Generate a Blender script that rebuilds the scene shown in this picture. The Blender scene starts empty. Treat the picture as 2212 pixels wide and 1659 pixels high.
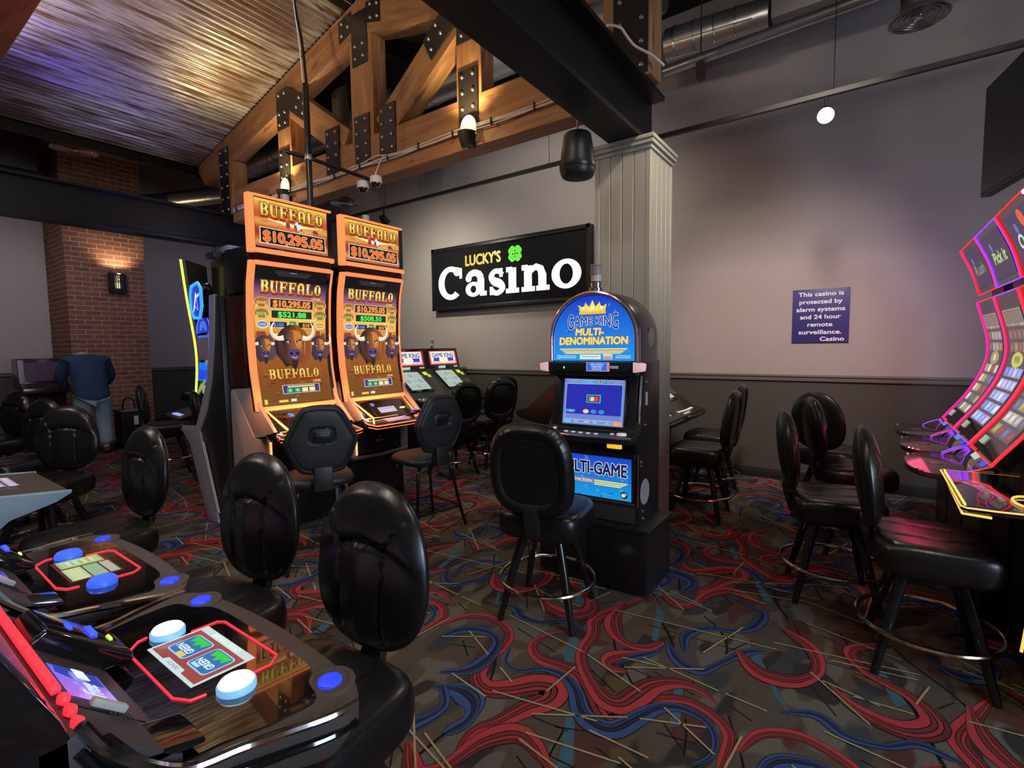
import bpy, bmesh, math, random
from math import sin, cos, pi, radians as R, sqrt, atan2
from mathutils import Vector as V, Matrix as M
SC = bpy.context.scene
COL = SC.collection
random.seed(7)
# ---------------------------------------------------------------- camera
FPX = 1078.0
YAW, PITCH, ROLL = R(35.5), R(4.2), R(-0.72)
fw = V((-sin(YAW)*cos(PITCH), cos(YAW)*cos(PITCH), -sin(PITCH)))
rt = V((cos(YAW), sin(YAW), 0))
up = rt.cross(fw)
rt2 = rt*cos(ROLL) + up*sin(ROLL)
up2 = up*cos(ROLL) - rt*sin(ROLL)
cd = bpy.data.cameras.new('camera')
cam = bpy.data.objects.new('camera', cd)
COL.objects.link(cam)
cd.sensor_width = 36.0
cd.lens = FPX/2212*36
cd.clip_start = 0.02
mm = M.Identity(4)
for i in range(3):
    mm[i][0] = rt2[i]; mm[i][1] = up2[i]; mm[i][2] = -fw[i]
mm[0][3], mm[1][3], mm[2][3] = 0, 0, 1.5
cam.matrix_world = mm
SC.camera = cam
# ---------------------------------------------------------------- view, world
vs = SC.view_settings
vs.view_transform = 'Standard'
vs.look = 'None'
vs.gamma = 1.0
vs.exposure = 0.0
vs.use_curve_mapping = False
cy = SC.cycles
cy.use_denoising = True
cy.max_bounces = 6
cy.diffuse_bounces = 3
cy.glossy_bounces = 3
cy.sample_clamp_indirect = 4.0
cy.caustics_reflective = False
cy.caustics_refractive = False
W = bpy.data.worlds.new('world')
SC.world = W
W.use_nodes = True
W.node_tree.nodes['Background'].inputs[0].default_value = (0.5, 0.55, 0.7, 1)
W.node_tree.nodes['Background'].inputs[1].default_value = 0.02

def light(name, kind, loc, energy, color, size=0.1, target=None, spot=None, blend=0.5, sy=None, spread=None):
    d = bpy.data.lights.new(name, kind)
    d.energy = energy
    d.color = color
    if kind == 'AREA':
        d.size = size
        if sy:
            d.shape = 'RECTANGLE'; d.size_y = sy
        if spread: d.spread = spread
    else:
        d.shadow_soft_size = size
    if kind == 'SPOT':
        d.spot_size = spot; d.spot_blend = blend
    o = bpy.data.objects.new(name, d)
    o.location = loc
    if target is not None:
        o.rotation_euler = (V(target)-V(loc)).to_track_quat('-Z', 'Y').to_euler()
    COL.objects.link(o)
    return o
WARM = (1, .74, .46)
# added lights without fixtures, unseen, brightening the floor, walls and pillar
light('added_fill_light', 'AREA', (-1.6, 0.2, 4.5), 165, (1, .88, .76), 1.2, (-1.4, 1.4, 0), sy=1.2)
light('added_fill_light', 'AREA', (1.0, 1.0, 4.5), 38, (1, .88, .76), 1.0, (0.6, 2.6, 0), sy=1.0)
light('added_fill_light', 'SPOT', (-.4, 2.6, 4.3), 1150, (1, .84, .76), .35, (-1.1, 6.15, 1.25), R(50), 1.0)
light('added_fill_light', 'SPOT', (-3.4, 4.1, 4.7), 120, (1, .93, .84), .2, (-3.9, 6.15, 2.6), R(120), 1.0)
light('added_fill_light', 'SPOT', (.45, 2.6, 4.5), 420, (1, .9, .68), .12, (-1.25, 3.6, 2.5), R(28), .9)
light('added_fill_light', 'SPOT', (-2.6, 4.6, 4.4), 70, (1, .90, .78), .15, (-2.6, 5.6, 1.0), R(130), .9)
light('added_fill_light', 'SPOT', (-8.6, 1.2, 4.7), 260, (.90, .80, .90), .3, (-12.3, 1.9, 1.0), R(88), 1.0)
light('added_fill_light', 'SPOT', (-8.6, 4.8, 4.5), 120, (.62, .66, 1), .3, (-12.3, 4.6, 1.4), R(90), 1.0)
light('added_fill_light', 'AREA', (-5.2, -0.8, 4.2), 45, (1, .86, .78), 1.0, (-5.0, 2.0, 1.5), sy=1.0)
# added area light, unseen, imitating daylight from an assumed window in the right wall
light('added_window_light', 'AREA', (4.3, 0.6, 1.9), 170, (.62, .78, 1), 1.6, (0, 1.0, 1.0), sy=1.5)

# ---------------------------------------------------------------- materials
def nt_of(m):
    m.use_nodes = True
    return m.node_tree
class NT:
    def __init__(s, name):
        s.m = bpy.data.materials.new(name)
        s.t = nt_of(s.m)
        s.b = s.t.nodes['Principled BSDF']
    def n(s, ty, ins=None, **kw):
        d = s.t.nodes.new(ty)
        for k, v in kw.items(): setattr(d, k, v)
        if ins:
            for k, v in ins.items():
                s.set(d.inputs[k], v)
        return d
    def set(s, sock, v):
        if isinstance(v, bpy.types.NodeSocket): s.t.links.new(v, sock)
        elif isinstance(v, bpy.types.Node): s.t.links.new(v.outputs[0], sock)
        else:
            if hasattr(sock.default_value, '__len__') and hasattr(v, '__len__') and len(sock.default_value) == 4 and len(v) == 3: v = (*v, 1)
            sock.default_value = v
    def math(s, op, a, b=None, c=None, clamp=False):
        d = s.n('ShaderNodeMath', operation=op, use_clamp=clamp)
        s.set(d.inputs[0], a)
        if b is not None: s.set(d.inputs[1], b)
        if c is not None: s.set(d.inputs[2], c)
        return d.outputs[0]
    def mix(s, f, a, b):
        d = s.n('ShaderNodeMix', data_type='RGBA')
        s.set(d.inputs[0], f); s.set(d.inputs[6], a); s.set(d.inputs[7], b)
        return d.outputs[2]
    def noise(s, co, sc, det=2, rough=.5, dist=0, out=0):
        d = s.n('ShaderNodeTexNoise', {'Vector': co, 'Scale': sc, 'Detail': det, 'Roughness': rough, 'Distortion': dist})
        return d.outputs[out]
    def ramp(s, f, stops, mode='LINEAR'):
        d = s.n('ShaderNodeValToRGB')
        d.color_ramp.interpolation = mode
        e = d.color_ramp.elements
        while len(e) < len(stops): e.new(0.5)
        for i, (p, c) in enumerate(stops):
            e[i].position = p
            e[i].color = (c, c, c, 1) if isinstance(c, (int, float)) else (*c, 1)
        s.set(d.inputs[0], f)
        return d.outputs[0]
    def co(s, kind='Object'):
        return s.n('ShaderNodeTexCoord').outputs[kind]
    def mapping(s, co, scale=(1, 1, 1), rot=(0, 0, 0), loc=(0, 0, 0)):
        return s.n('ShaderNodeMapping', {'Vector': co, 'Scale': scale, 'Rotation': rot, 'Location': loc}).outputs[0]
    def bump(s, h, strength=.3, dist=.01):
        d = s.n('ShaderNodeBump', {'Height': h, 'Strength': strength, 'Distance': dist})
        s.set(s.b.inputs['Normal'], d.outputs[0])
    def P(s, **k):
        for kk, v in k.items():
            s.set(s.b.inputs[kk.replace('_', ' ')], v)
        return s.m
MC = {}
def mat(name, col, rough=.5, metal=0, emit=None, es=1.0, coat=0, noise=0, spec=.5):
    if name in MC: return MC[name]
    t = NT(name)
    c = col
    if noise:
        c = t.mix(t.noise(t.co(), noise, 3), tuple(x*.75 for x in col), tuple(min(1, x*1.2) for x in col))
    t.P(Base_Color=c, Roughness=rough, Metallic=metal)
    t.b.inputs['Specular IOR Level'].default_value = spec
    if coat: t.P(Coat_Weight=coat, Coat_Roughness=.06)
    if emit: t.P(Emission_Color=emit, Emission_Strength=es)
    MC[name] = t.m
    return t.m
def art_mat(name, emit=True, es=1.0, rough=.25):
    """reads the painted or displayed picture of a panel from its colour attribute"""
    if name in MC: return MC[name]
    t = NT(name)
    a = t.n('ShaderNodeAttribute', attribute_name='Col')
    if emit:
        t.P(Base_Color=(.01, .01, .01), Roughness=rough, Emission_Color=a.outputs[0], Emission_Strength=es)
    else:
        t.P(Base_Color=a.outputs[0], Roughness=rough)
    MC[name] = t.m
    return t.m
# ---------------------------------------------------------------- mesh building
class MB:
    def __init__(s):
        s.v = []; s.f = []; s.mi = []
    def add(s, vs, fs, mi=0, T=None):
        o = len(s.v)
        s.v += [tuple(T @ V(p)) if T else tuple(p) for p in vs]
        s.f += [tuple(i+o for i in f) for f in fs]
        s.mi += [mi]*len(fs)
        return s
    def box(s, x0, x1, y0, y1, z0, z1, mi=0, T=None):
        vs = [(x, y, z) for z in (z0, z1) for y in (y0, y1) for x in (x0, x1)]
        fs = [(0, 2, 3, 1), (4, 5, 7, 6), (0, 1, 5, 4), (2, 6, 7, 3), (0, 4, 6, 2), (1, 3, 7, 5)]
        return s.add(vs, fs, mi, T)
    def prism(s, poly, a, b, axis='x', mi=0, T=None):
        """poly in the plane of the two other axes, extruded a..b"""
        def P(p, t):
            return {'x': (t, p[0], p[1]), 'y': (p[0], t, p[1]), 'z': (p[0], p[1], t)}[axis]
        n = len(poly)
        vs = [P(p, a) for p in poly] + [P(p, b) for p in poly]
        fs = [tuple(range(n))[::-1], tuple(range(n, 2*n))] + [(i, (i+1) % n, n+(i+1) % n, n+i) for i in range(n)]
        return s.add(vs, fs, mi, T)
    def tube(s, path, r, n=8, closed=False, mi=0, T=None, cap=True):
        path = [V(p) for p in path]
        N = len(path)
        rs = r if hasattr(r, '__len__') else [r]*N
        vs = []; fs = []
        prev = None
        for i, p in enumerate(path):
            if closed: d = path[(i+1) % N]-path[i-1]
            else: d = path[min(i+1, N-1)]-path[max(i-1, 0)]
            d.normalize()
            if prev is None:
                a = V((0, 0, 1)) if abs(d.z) < .9 else V((1, 0, 0))
                x = a.cross(d).normalized()
            else:
                x = (prev-d*prev.dot(d)).normalized()
            prev = x
            y = d.cross(x)
            for k in range(n):
                t = 2*pi*k/n
                vs.append(p+(x*cos(t)+y*sin(t))*rs[i])
        for i in range(N if closed else N-1):
            j = (i+1) % N
            for k in range(n):
                fs.append((i*n+k, i*n+(k+1) % n, j*n+(k+1) % n, j*n+k))
        if not closed and cap:
            fs.append(tuple(range(n))[::-1]); fs.append(tuple((N-1)*n+k for k in range(n)))
        return s.add(vs, fs, mi, T)
    def lathe(s, prof, c=(0, 0, 0), n=24, mi=0, T=None, axis='z'):
        vs = []; fs = []
        for (r, z) in prof:
            for k in range(n):
                t = 2*pi*k/n
                p = {'z': (r*cos(t), r*sin(t), z), 'y': (r*cos(t), z, -r*sin(t)), 'x': (z, r*cos(t), r*sin(t))}[axis]
                vs.append((p[0]+c[0], p[1]+c[1], p[2]+c[2]))
        m = len(prof)
        for i in range(m-1):
            for k in range(n):
                fs.append((i*n+k, i*n+(k+1) % n, (i+1)*n+(k+1) % n, (i+1)*n+k))
        if prof[0][0] > 1e-6: fs.append(tuple(range(n))[::-1])
        if prof[-1][0] > 1e-6: fs.append(tuple((m-1)*n+k for k in range(n)))
        return s.add(vs, fs, mi, T)
    def grid(s, rows, mi=0, T=None, closed=False):
        """rows of points -> quads"""
        n = len(rows[0]); vs = [p for r in rows for p in r]; fs = []
        for i in range(len(rows)-1):
            for k in range(n if closed else n-1):
                j = (k+1) % n
                fs.append((i*n+k, i*n+j, (i+1)*n+j, (i+1)*n+k))
        return s.add(vs, fs, mi, T)
    def build(s, name, mats, parent=None, loc=None, rot=None, bev=0, seg=2, ang=35, smooth=True, merge=True, subs=0):
        me = bpy.data.meshes.new(name)
        me.from_pydata(s.v, [], s.f)
        if not hasattr(mats, '__len__'): mats = [mats]
        for m_ in mats: me.materials.append(m_)
        for p, k in zip(me.polygons, s.mi): p.material_index = min(k, len(mats)-1)
        bm = bmesh.new(); bm.from_mesh(me)
        if merge: bmesh.ops.remove_doubles(bm, verts=bm.verts, dist=1e-5)
        bmesh.ops.recalc_face_normals(bm, faces=bm.faces)
        if bev:
            es = [e for e in bm.edges if len(e.link_faces) == 2 and e.calc_face_angle(0) > R(ang)]
            bmesh.ops.bevel(bm, geom=es, offset=bev, segments=seg, profile=.6, affect='EDGES', clamp_overlap=True)
        bm.to_mesh(me); bm.free()
        if smooth:
            me.polygons.foreach_set('use_smooth', [True]*len(me.polygons))
            me.set_sharp_from_angle(angle=R(40))
        me.update()
        o = bpy.data.objects.new(name, me)
        COL.objects.link(o)
        if parent is not None: o.parent = parent
        if loc is not None: o.location = loc
        if rot is not None: o.rotation_euler = rot
        if subs:
            md = o.modifiers.new('subdivision', 'SUBSURF'); md.levels = subs; md.render_levels = subs
        return o
def tag(o, label, cat, group=None, kind=None):
    o['label'] = label; o['category'] = cat
    if group: o['group'] = group
    if kind: o['kind'] = kind
    return o
def thing(name, label, cat, loc=(0, 0, 0), rz=0, group=None):
    o = bpy.data.objects.new(name, None)
    o.empty_display_size = .1
    COL.objects.link(o)
    o.location = loc; o.rotation_euler = (0, 0, rz)
    return tag(o, label, cat, group, 'thing')
def struct(o):
    o['kind'] = 'structure'
    return o
def dup(root, loc, rz, label, group=None):
    r = root.copy(); COL.objects.link(r)
    r.location = loc; r.rotation_euler = (0, 0, rz); r['label'] = label
    if group: r['group'] = group
    for ch in list(root.children):
        c = ch.copy(); COL.objects.link(c); c.parent = r
        for g in list(ch.children):
            d = g.copy(); COL.objects.link(d); d.parent = c
    return r
def lerp(a, b, t): return a+(b-a)*t
def rrect(w, h, r, n=5, cx=0, cy=0):
    P = []
    for (sx, sy, a0) in ((1, 1, 0), (-1, 1, 90), (-1, -1, 180), (1, -1, 270)):
        for k in range(n+1):
            a = R(a0+90*k/n)
            P.append((cx+sx*(w/2-r)+r*cos(a), cy+sy*(h/2-r)+r*sin(a)))
    return P
def spline(pts, n=8):
    """Catmull-Rom through 2-D or 3-D points"""
    P = [V(p) for p in pts]; P = [P[0]*2-P[1]]+P+[P[-1]*2-P[-2]]
    out = []
    for i in range(1, len(P)-2):
        for k in range(n):
            t = k/n
            a, b, c, d = P[i-1:i+3]
            out.append(.5*((2*b)+(c-a)*t+(2*a-5*b+4*c-d)*t*t+(3*b-a-3*c+d)*t**3))
    out.append(P[-2])
    return out
# ---------------------------------------------------------------- pictures and lettering on panels
TC = {}
def text_geo(body, off=0.0, spacing=1.0):
    """flat lettering, cap height about 0.7, left-aligned at 0"""
    k = (body, off, spacing)
    if k in TC: return TC[k]
    cu = bpy.data.curves.new('lettering', 'FONT')
    cu.body = body; cu.size = 1; cu.offset = off; cu.resolution_u = 3; cu.fill_mode = 'FRONT'; cu.space_character = spacing
    o = bpy.data.objects.new('lettering', cu)
    me = bpy.data.meshes.new_from_object(o)
    vs = [(v.co.x, v.co.y) for v in me.vertices]
    fs = [tuple(p.vertices) for p in me.polygons]
    bpy.data.objects.remove(o); bpy.data.meshes.remove(me); bpy.data.curves.remove(cu)
    TC[k] = (vs, fs)
    return TC[k]
class Art:
    """a picture made of flat coloured shapes in panel coordinates (u right, v up), mapped onto the panel"""
    def __init__(s): s.items = []
    def poly(s, pts, col, lay=1):
        s.items.append(([tuple(p[:2]) for p in pts], [tuple(range(len(pts)))], col, lay)); return s
    def rect(s, u0, u1, v0, v1, col, lay=0):
        return s.poly([(u0, v0), (u1, v0), (u1, v1), (u0, v1)], col, lay)
    def frame(s, u0, u1, v0, v1, w, col, lay=2):
        s.rect(u0, u1, v0, v0+w, col, lay); s.rect(u0, u1, v1-w, v1, col, lay)
        s.rect(u0, u0+w, v0+w, v1-w, col, lay); return s.rect(u1-w, u1, v0+w, v1-w, col, lay)
    def disc(s, u, v, r, col, lay=1, ry=None, n=20, a0=0, a1=360):
        ry = ry or r
        return s.poly([(u+r*cos(R(lerp(a0, a1, k/n))), v+ry*sin(R(lerp(a0, a1, k/n)))) for k in range(n if a1-a0 == 360 else n+1)], col, lay)
    def line(s, pts, w, col, lay=2, ws=None):
        """a stroke with thickness; ws = width at every point"""
        P = [V(p).to_2d() if len(p) > 2 else V(p) for p in pts]; n = len(P)
        L = []; Rr = []
        for i in range(n):
            d = (P[min(i+1, n-1)]-P[max(i-1, 0)])
            if d.length < 1e-9: d = V((1, 0))
            d.normalize(); q = V((-d.y, d.x)); ww = (ws[i] if ws else w)/2
            L.append(P[i]+q*ww); Rr.append(P[i]-q*ww)
        vs = [tuple(p) for p in L+Rr]
        fs = [(i, i+1, n+i+1, n+i) for i in range(n-1)]
        s.items.append((vs, fs, col, lay)); return s
    def text(s, body, u, v, h, col, lay=3, w=None, off=0.012, align='c', outline=None, ow=.03, shear=0, fn=None):
        """h = cap height; w = forced width; outline colour drawn one layer below"""
        vs, fs = text_geo(body, 0.0)
        if not vs: return s
        xs = [p[0] for p in vs]; x0, x1 = min(xs), max(xs)
        k = h/.7; kx = k if w is None else w/(x1-x0)
        W_ = (x1-x0)*kx
        ax = {'c': -W_/2, 'l': 0, 'r': -W_}[align]
        def f(p):
            q = ((p[0]-x0)*kx+ax, p[1]*k)
            if fn: q = fn(q)
            return (u+q[0]+shear*q[1], v+q[1])
        # heavier weight and outline: the same letters repeated round a small circle
        base_ = [f(p) for p in vs]
        def fat(r, c, l):
            for k_ in range(8 if r > 1e-6 else 1):
                dx, dy = (r*cos(k_*pi/4), r*sin(k_*pi/4)) if r > 1e-6 else (0, 0)
                s.items.append(([(p[0]+dx, p[1]+dy) for p in base_], fs, c, l+.06*k_))
        if outline is not None: fat((off+ow)*k, outline, lay-1)
        fat(off*k, col, lay); return s
    def slab(s, body, u, v, h, w, col, lay=3, outline=None, ow=.1, fn=None, align='c'):
        """fat slab-serif capitals drawn with strokes"""
        adv = w/len(body)
        for i, ch in enumerate(body):
            for (pts, wd) in SLAB.get(ch, []):
                def g(p):
                    q = ((i+.5+(p[0]-.5)*.86)*adv-w/2, p[1]*h)
                    if fn: q = fn(q)
                    return (u+q[0], v+q[1])
                ws = adv*.86*wd
                if outline is not None:
                    e = ow*adv
                    P = [V(g(p)) for p in pts]
                    d0 = (P[0]-P[1]).normalized()*e/2; d1 = (P[-1]-P[-2]).normalized()*e/2
                    s.line([P[0]+d0]+P[1:-1]+[P[-1]+d1], ws+e, outline, lay-1)
                s.line([g(p) for p in pts], ws, col, lay)
        return s
    def build(s, name, m, fn, parent=None, cuts=None, lift=.0007, loc=None, rot=None):
        """fn(u,v,h) -> xyz; cuts = list of v values where faces are split so they follow a curve"""
        me = bpy.data.meshes.new(name)
        bm = bmesh.new(); cl = bm.loops.layers.float_color.new('Col')
        for (vs, fs, col, lay) in s.items:
            b2 = bmesh.new()
            bv = [b2.verts.new((p[0], p[1], 0)) for p in vs]
            for f in fs:
                try: b2.faces.new([bv[i] for i in f])
                except ValueError: pass
            if cuts:
                lo = min(p[1] for p in vs); hi = max(p[1] for p in vs)
                for c in cuts:
                    if lo+1e-5 < c < hi-1e-5:
                        bmesh.ops.bisect_plane(b2, geom=b2.verts[:]+b2.edges[:]+b2.faces[:], dist=1e-6, plane_co=(0, c, 0), plane_no=(0, 1, 0))
            b2.verts.index_update()
            nv = [bm.verts.new(fn(q.co.x, q.co.y, lay*lift)) for q in b2.verts]
            for f in b2.faces:
                try: nf = bm.faces.new([nv[q.index] for q in f.verts])
                except ValueError: continue
                for lp, q in zip(nf.loops, f.verts):
                    c = col(q.co.x, q.co.y) if callable(col) else col
                    lp[cl] = (c[0], c[1], c[2], 1)
            b2.free()
        bm.to_mesh(me); bm.free()
        me.materials.append(m)
        o = bpy.data.objects.new(name, me); COL.objects.link(o)
        if parent is not None: o.parent = parent
        if loc is not None: o.location = loc
        if rot is not None: o.rotation_euler = rot
        return o
def arc(cx, cy, rx, ry, a0, a1, n=8):
    return [(cx+rx*cos(R(lerp(a0, a1, k/n))), cy+ry*sin(R(lerp(a0, a1, k/n)))) for k in range(n+1)]
SLAB = {
 'B': [([(.22, .0), (.22, 1)], .3), ([(0, .04), (.6, .04)], .1), ([(0, .96), (.6, .96)], .1), ([(.2, .52), (.6, .52)], .1),
       (arc(.58, .26, .24, .2, -90, 90), .26), (arc(.56, .75, .22, .19, -90, 90), .26)],
 'U': [([(.2, 1), (.2, .3)]+arc(.48, .28, .28, .24, 180, 300, 6)[1:], .3), ([(.8, 1), (.8, .0)], .14), ([(0, .95), (.42, .95)], .1), ([(.62, .95), (1, .95)], .1)],
 'F': [([(.26, 0), (.26, 1)], .3), ([(0, .04), (.52, .04)], .1), ([(0, .95), (.95, .95)], .12), ([(.3, .5), (.72, .5)], .12), ([(.92, 1), (.92, .7)], .12), ([(.74, .66), (.74, .34)], .12)],
 'A': [([(.18, 0), (.18, .7)]+arc(.5, .7, .3, .24, 170, 10, 6)+[(.8, .7), (.8, 0)], .26), ([(0, .04), (.36, .04)], .1), ([(.62, .04), (1, .04)], .1), ([(.2, .4), (.8, .4)], .1)],
 'L': [([(.28, 0), (.28, 1)], .3), ([(.02, .95), (.55, .95)], .1), ([(.02, .05), (.95, .05)], .12), ([(.9, 0), (.9, .36)], .14)],
 'O': [([(.22, .24), (.22, .76)], .3), ([(.78, .24), (.78, .76)], .3), (arc(.5, .76, .27, .18, 0, 180, 8), .14), (arc(.5, .24, .27, .18, 180, 360, 8), .14)],
}
# ================================================================ the room
XL, XR, YB, YF, ZC = -12.3, 4.6, 6.15, -3.2, 5.36
def carpet_mat():
    t = NT('patterned_carpet')
    co = t.co()
    wn = t.n('ShaderNodeTexNoise', {'Vector': co, 'Scale': .85, 'Detail': 1.2, 'Roughness': .4})
    off = t.n('ShaderNodeVectorMath', {0: wn.outputs[1], 1: (.5, .5, .5)}, operation='SUBTRACT').outputs[0]
    offs = t.n('ShaderNodeVectorMath', {0: off, 3: 1.5}, operation='SCALE').outputs[0]
    pw = t.n('ShaderNodeVectorMath', {0: co, 1: offs}, operation='ADD').outputs[0]
    sp = t.n('ShaderNodeSeparateXYZ', {0: pw}); x, y = sp.outputs[0], sp.outputs[1]
    sq = t.n('ShaderNodeSeparateXYZ', {0: co}); X, Y = sq.outputs[0], sq.outputs[1]
    # woven ground: brown, grey and slate patches
    base = (.125, .098, .074)
    for (sc, mp, rot, seed, th, c) in ((6, (1, .5, 1), .3, 0, .53, (.19, .168, .14)), (5, (1, .4, 1), -.4, 5, .57, (.042, .036, .037)), (4, (1.2, .5, 1), .1, 11, .61, (.125, .045, .038)), (5, (.6, 1, 1), .8, 17, .62, (.15, .10, .045)), (4, (1, .4, 1), -.1, 23, .63, (.06, .065, .08))):
        n_ = t.noise(t.mapping(co, mp, (0, 0, rot), (seed, seed*1.7, 0)), sc, 1)
        base = t.mix(t.ramp(n_, [(th, 0), (th+.025, 1)]), base, c)
    base = t.mix(t.math('MULTIPLY', t.noise(co, 70, 2), .5), base, (.05, .042, .038))
    # fine black and cream lines
    def lines(ang, period, w, warp, thr, mco, seed):
        c_, s_ = cos(ang), sin(ang)
        u = t.math('ADD', t.math('MULTIPLY', X, c_), t.math('MULTIPLY', Y, s_))
        u = t.math('ADD', u, t.math('MULTIPLY', wn.outputs[0], warp))
        fr = t.math('ABSOLUTE', t.math('SUBTRACT', t.math('FRACT', t.math('MULTIPLY', u, 1/period)), .5))
        l = t.math('LESS_THAN', fr, w/period/2)
        k = t.noise(t.mapping(co, (1, 1, 1), (0, 0, 0), (seed, seed*2, 0)), mco, 0)
        return t.math('MULTIPLY', l, t.math('GREATER_THAN', k, thr))
    base = t.mix(lines(.4, .23, .011, .8, .5, 2, 5), base, (.012, .011, .012))
    col = base
    pile = t.noise(co, 260, 1)
    col = t.mix(t.math('MULTIPLY', pile, .45), col, (.01, .01, .01))
    t.bump(pile, .5, .004)
    t.b.inputs['Specular IOR Level'].default_value = .1
    return t.P(Base_Color=col, Roughness=.95)
def dyed_mat():
    t = NT('dyed_carpet_yarn')
    a = t.n('ShaderNodeAttribute', attribute_name='Col').outputs[0]
    p = t.noise(t.co(), 260, 1)
    q = t.noise(t.co(), 30, 2)
    c = t.mix(t.math('MULTIPLY', p, .45), a, (.01, .01, .01))
    c = t.mix(t.math('MULTIPLY', q, .3), c, (.04, .03, .03))
    t.bump(p, .5, .004)
    t.b.inputs['Specular IOR Level'].default_value = .1
    return t.P(Base_Color=c, Roughness=.95)
def wall_mat(name, c):
    t = NT(name)
    n = t.noise(t.co(), 60, 3)
    t.bump(n, .12, .004)
    t.b.inputs['Specular IOR Level'].default_value = .3
    return t.P(Base_Color=t.mix(t.noise(t.co(), .6, 2), tuple(v*.94 for v in c), tuple(v*1.05 for v in c)), Roughness=.75)
CARPET = carpet_mat()
WALLM = wall_mat('taupe_wall_paint', (.36, .315, .295))
WAINS = wall_mat('wainscot_paint', (.066, .060, .052))
RAILM = mat('chair_rail_paint', (.13, .115, .1), .5)
BLACKC = mat('black_ceiling_paint', (.008, .008, .009), .9)
BASEM = mat('black_rubber_base', (.01, .01, .01), .6)
fl = struct(MB().box(XL, XR, YF, YB, -.1, 0).build('floor', CARPET, smooth=False))
# woven ribbons, laths of teal and cream threads: one motif repeated over the carpet
RIB = {
'R1': [(-1.156, 1.24), (-1.205, 1.324), (-1.21, 1.42), (-1.16, 1.503), (-1.11, 1.632), (-1.059, 1.731), (-1.082, 1.802), (-1.156, 1.782), (-1.234, 1.694), (-1.324, 1.637), (-1.411, 1.681), (-1.442, 1.796), (-1.449, 1.941), (-1.509, 2.052), (-1.663, 2.1), (-1.789, 2.03), (-1.845, 1.883)],
'R2': [(-1.239, 2.237), (-1.318, 2.134), (-1.332, 2.021), (-1.255, 1.948), (-1.134, 1.948), (-1.035, 1.939), (-0.943, 1.859), (-0.861, 1.777), (-0.786, 1.749), (-0.74, 1.834), (-0.711, 1.942), (-0.65, 2.018), (-0.56, 2.055), (-0.455, 2.026), (-0.387, 1.955), (-0.378, 1.851), (-0.383, 1.774)],
'R3': [(-1.036, 2.772), (-1.116, 2.585), (-1.177, 2.414), (-1.123, 2.273), (-1.105, 2.125), (-1.05, 2.018), (-0.946, 1.916), (-0.859, 1.859), (-0.792, 1.877), (-0.759, 1.965), (-0.727, 2.062), (-0.655, 2.136), (-0.561, 2.156), (-0.469, 2.105)],
'R4': [(-1.114, 2.673), (-1.096, 2.469), (-1.022, 2.341), (-0.934, 2.293), (-0.846, 2.322), (-0.799, 2.411)],
'R5': [(-0.434, 3.081), (-0.622, 3.164), (-0.73, 3.061), (-0.772, 2.886), (-0.837, 2.808), (-0.96, 2.887)],
'R6': [(-0.817, 2.296), (-0.921, 2.196), (-0.967, 2.121), (-0.938, 2.071), (-0.863, 2.089)],
'B1': [(-1.409, 1.93), (-1.362, 1.828), (-1.274, 1.812), (-1.194, 1.885), (-1.093, 1.899), (-0.996, 1.842), (-0.918, 1.746), (-0.844, 1.709), (-0.765, 1.726), (-0.715, 1.825), (-0.665, 1.934), (-0.588, 1.991), (-0.483, 1.977), (-0.427, 1.905), (-0.421, 1.808), (-0.467, 1.728)],
'B2': [(-1.766, 1.801), (-1.714, 1.922), (-1.6, 1.976), (-1.495, 1.937), (-1.452, 1.809), (-1.474, 1.682), (-1.572, 1.597)],
'B3': [(-1.53, 1.505), (-1.409, 1.555), (-1.312, 1.529), (-1.27, 1.444), (-1.296, 1.337)],
'B4': [(-0.787, 2.433), (-0.696, 2.306), (-0.583, 2.281), (-0.519, 2.392), (-0.437, 2.55), (-0.357, 2.615)],
'B5': [(-0.684, 2.387), (-0.717, 2.535), (-0.645, 2.663), (-0.529, 2.711), (-0.448, 2.812), (-0.432, 2.983), (-0.54, 3.037)],
'B6': [(-0.921, 2.106), (-0.882, 2.198), (-0.805, 2.299), (-0.773, 2.429)],
'R7': [(-1.36, 3.02), (-1.52, 2.86), (-1.46, 2.70), (-1.30, 2.60), (-1.24, 2.46), (-1.34, 2.36), (-1.50, 2.40), (-1.60, 2.52)],
'R8': [(-1.98, 2.55), (-1.86, 2.42), (-1.72, 2.44), (-1.64, 2.58), (-1.68, 2.76), (-1.82, 2.88)],
'B7': [(-1.74, 2.20), (-1.62, 2.26), (-1.52, 2.20), (-1.40, 2.22), (-1.30, 2.30), (-1.18, 2.28)],
'B8': [(-1.24, 2.98), (-1.12, 2.90), (-1.02, 2.96), (-.98, 3.10), (-1.08, 3.2)]}
WID = {'R1': .105, 'R2': .10, 'R3': .10, 'R4': .085, 'R5': .09, 'R6': .075, 'B1': .07, 'B2': .075, 'B3': .10, 'B4': .06, 'B5': .06, 'B6': .04, 'R7': .09, 'R8': .09, 'B7': .05, 'B8': .07}
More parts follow.
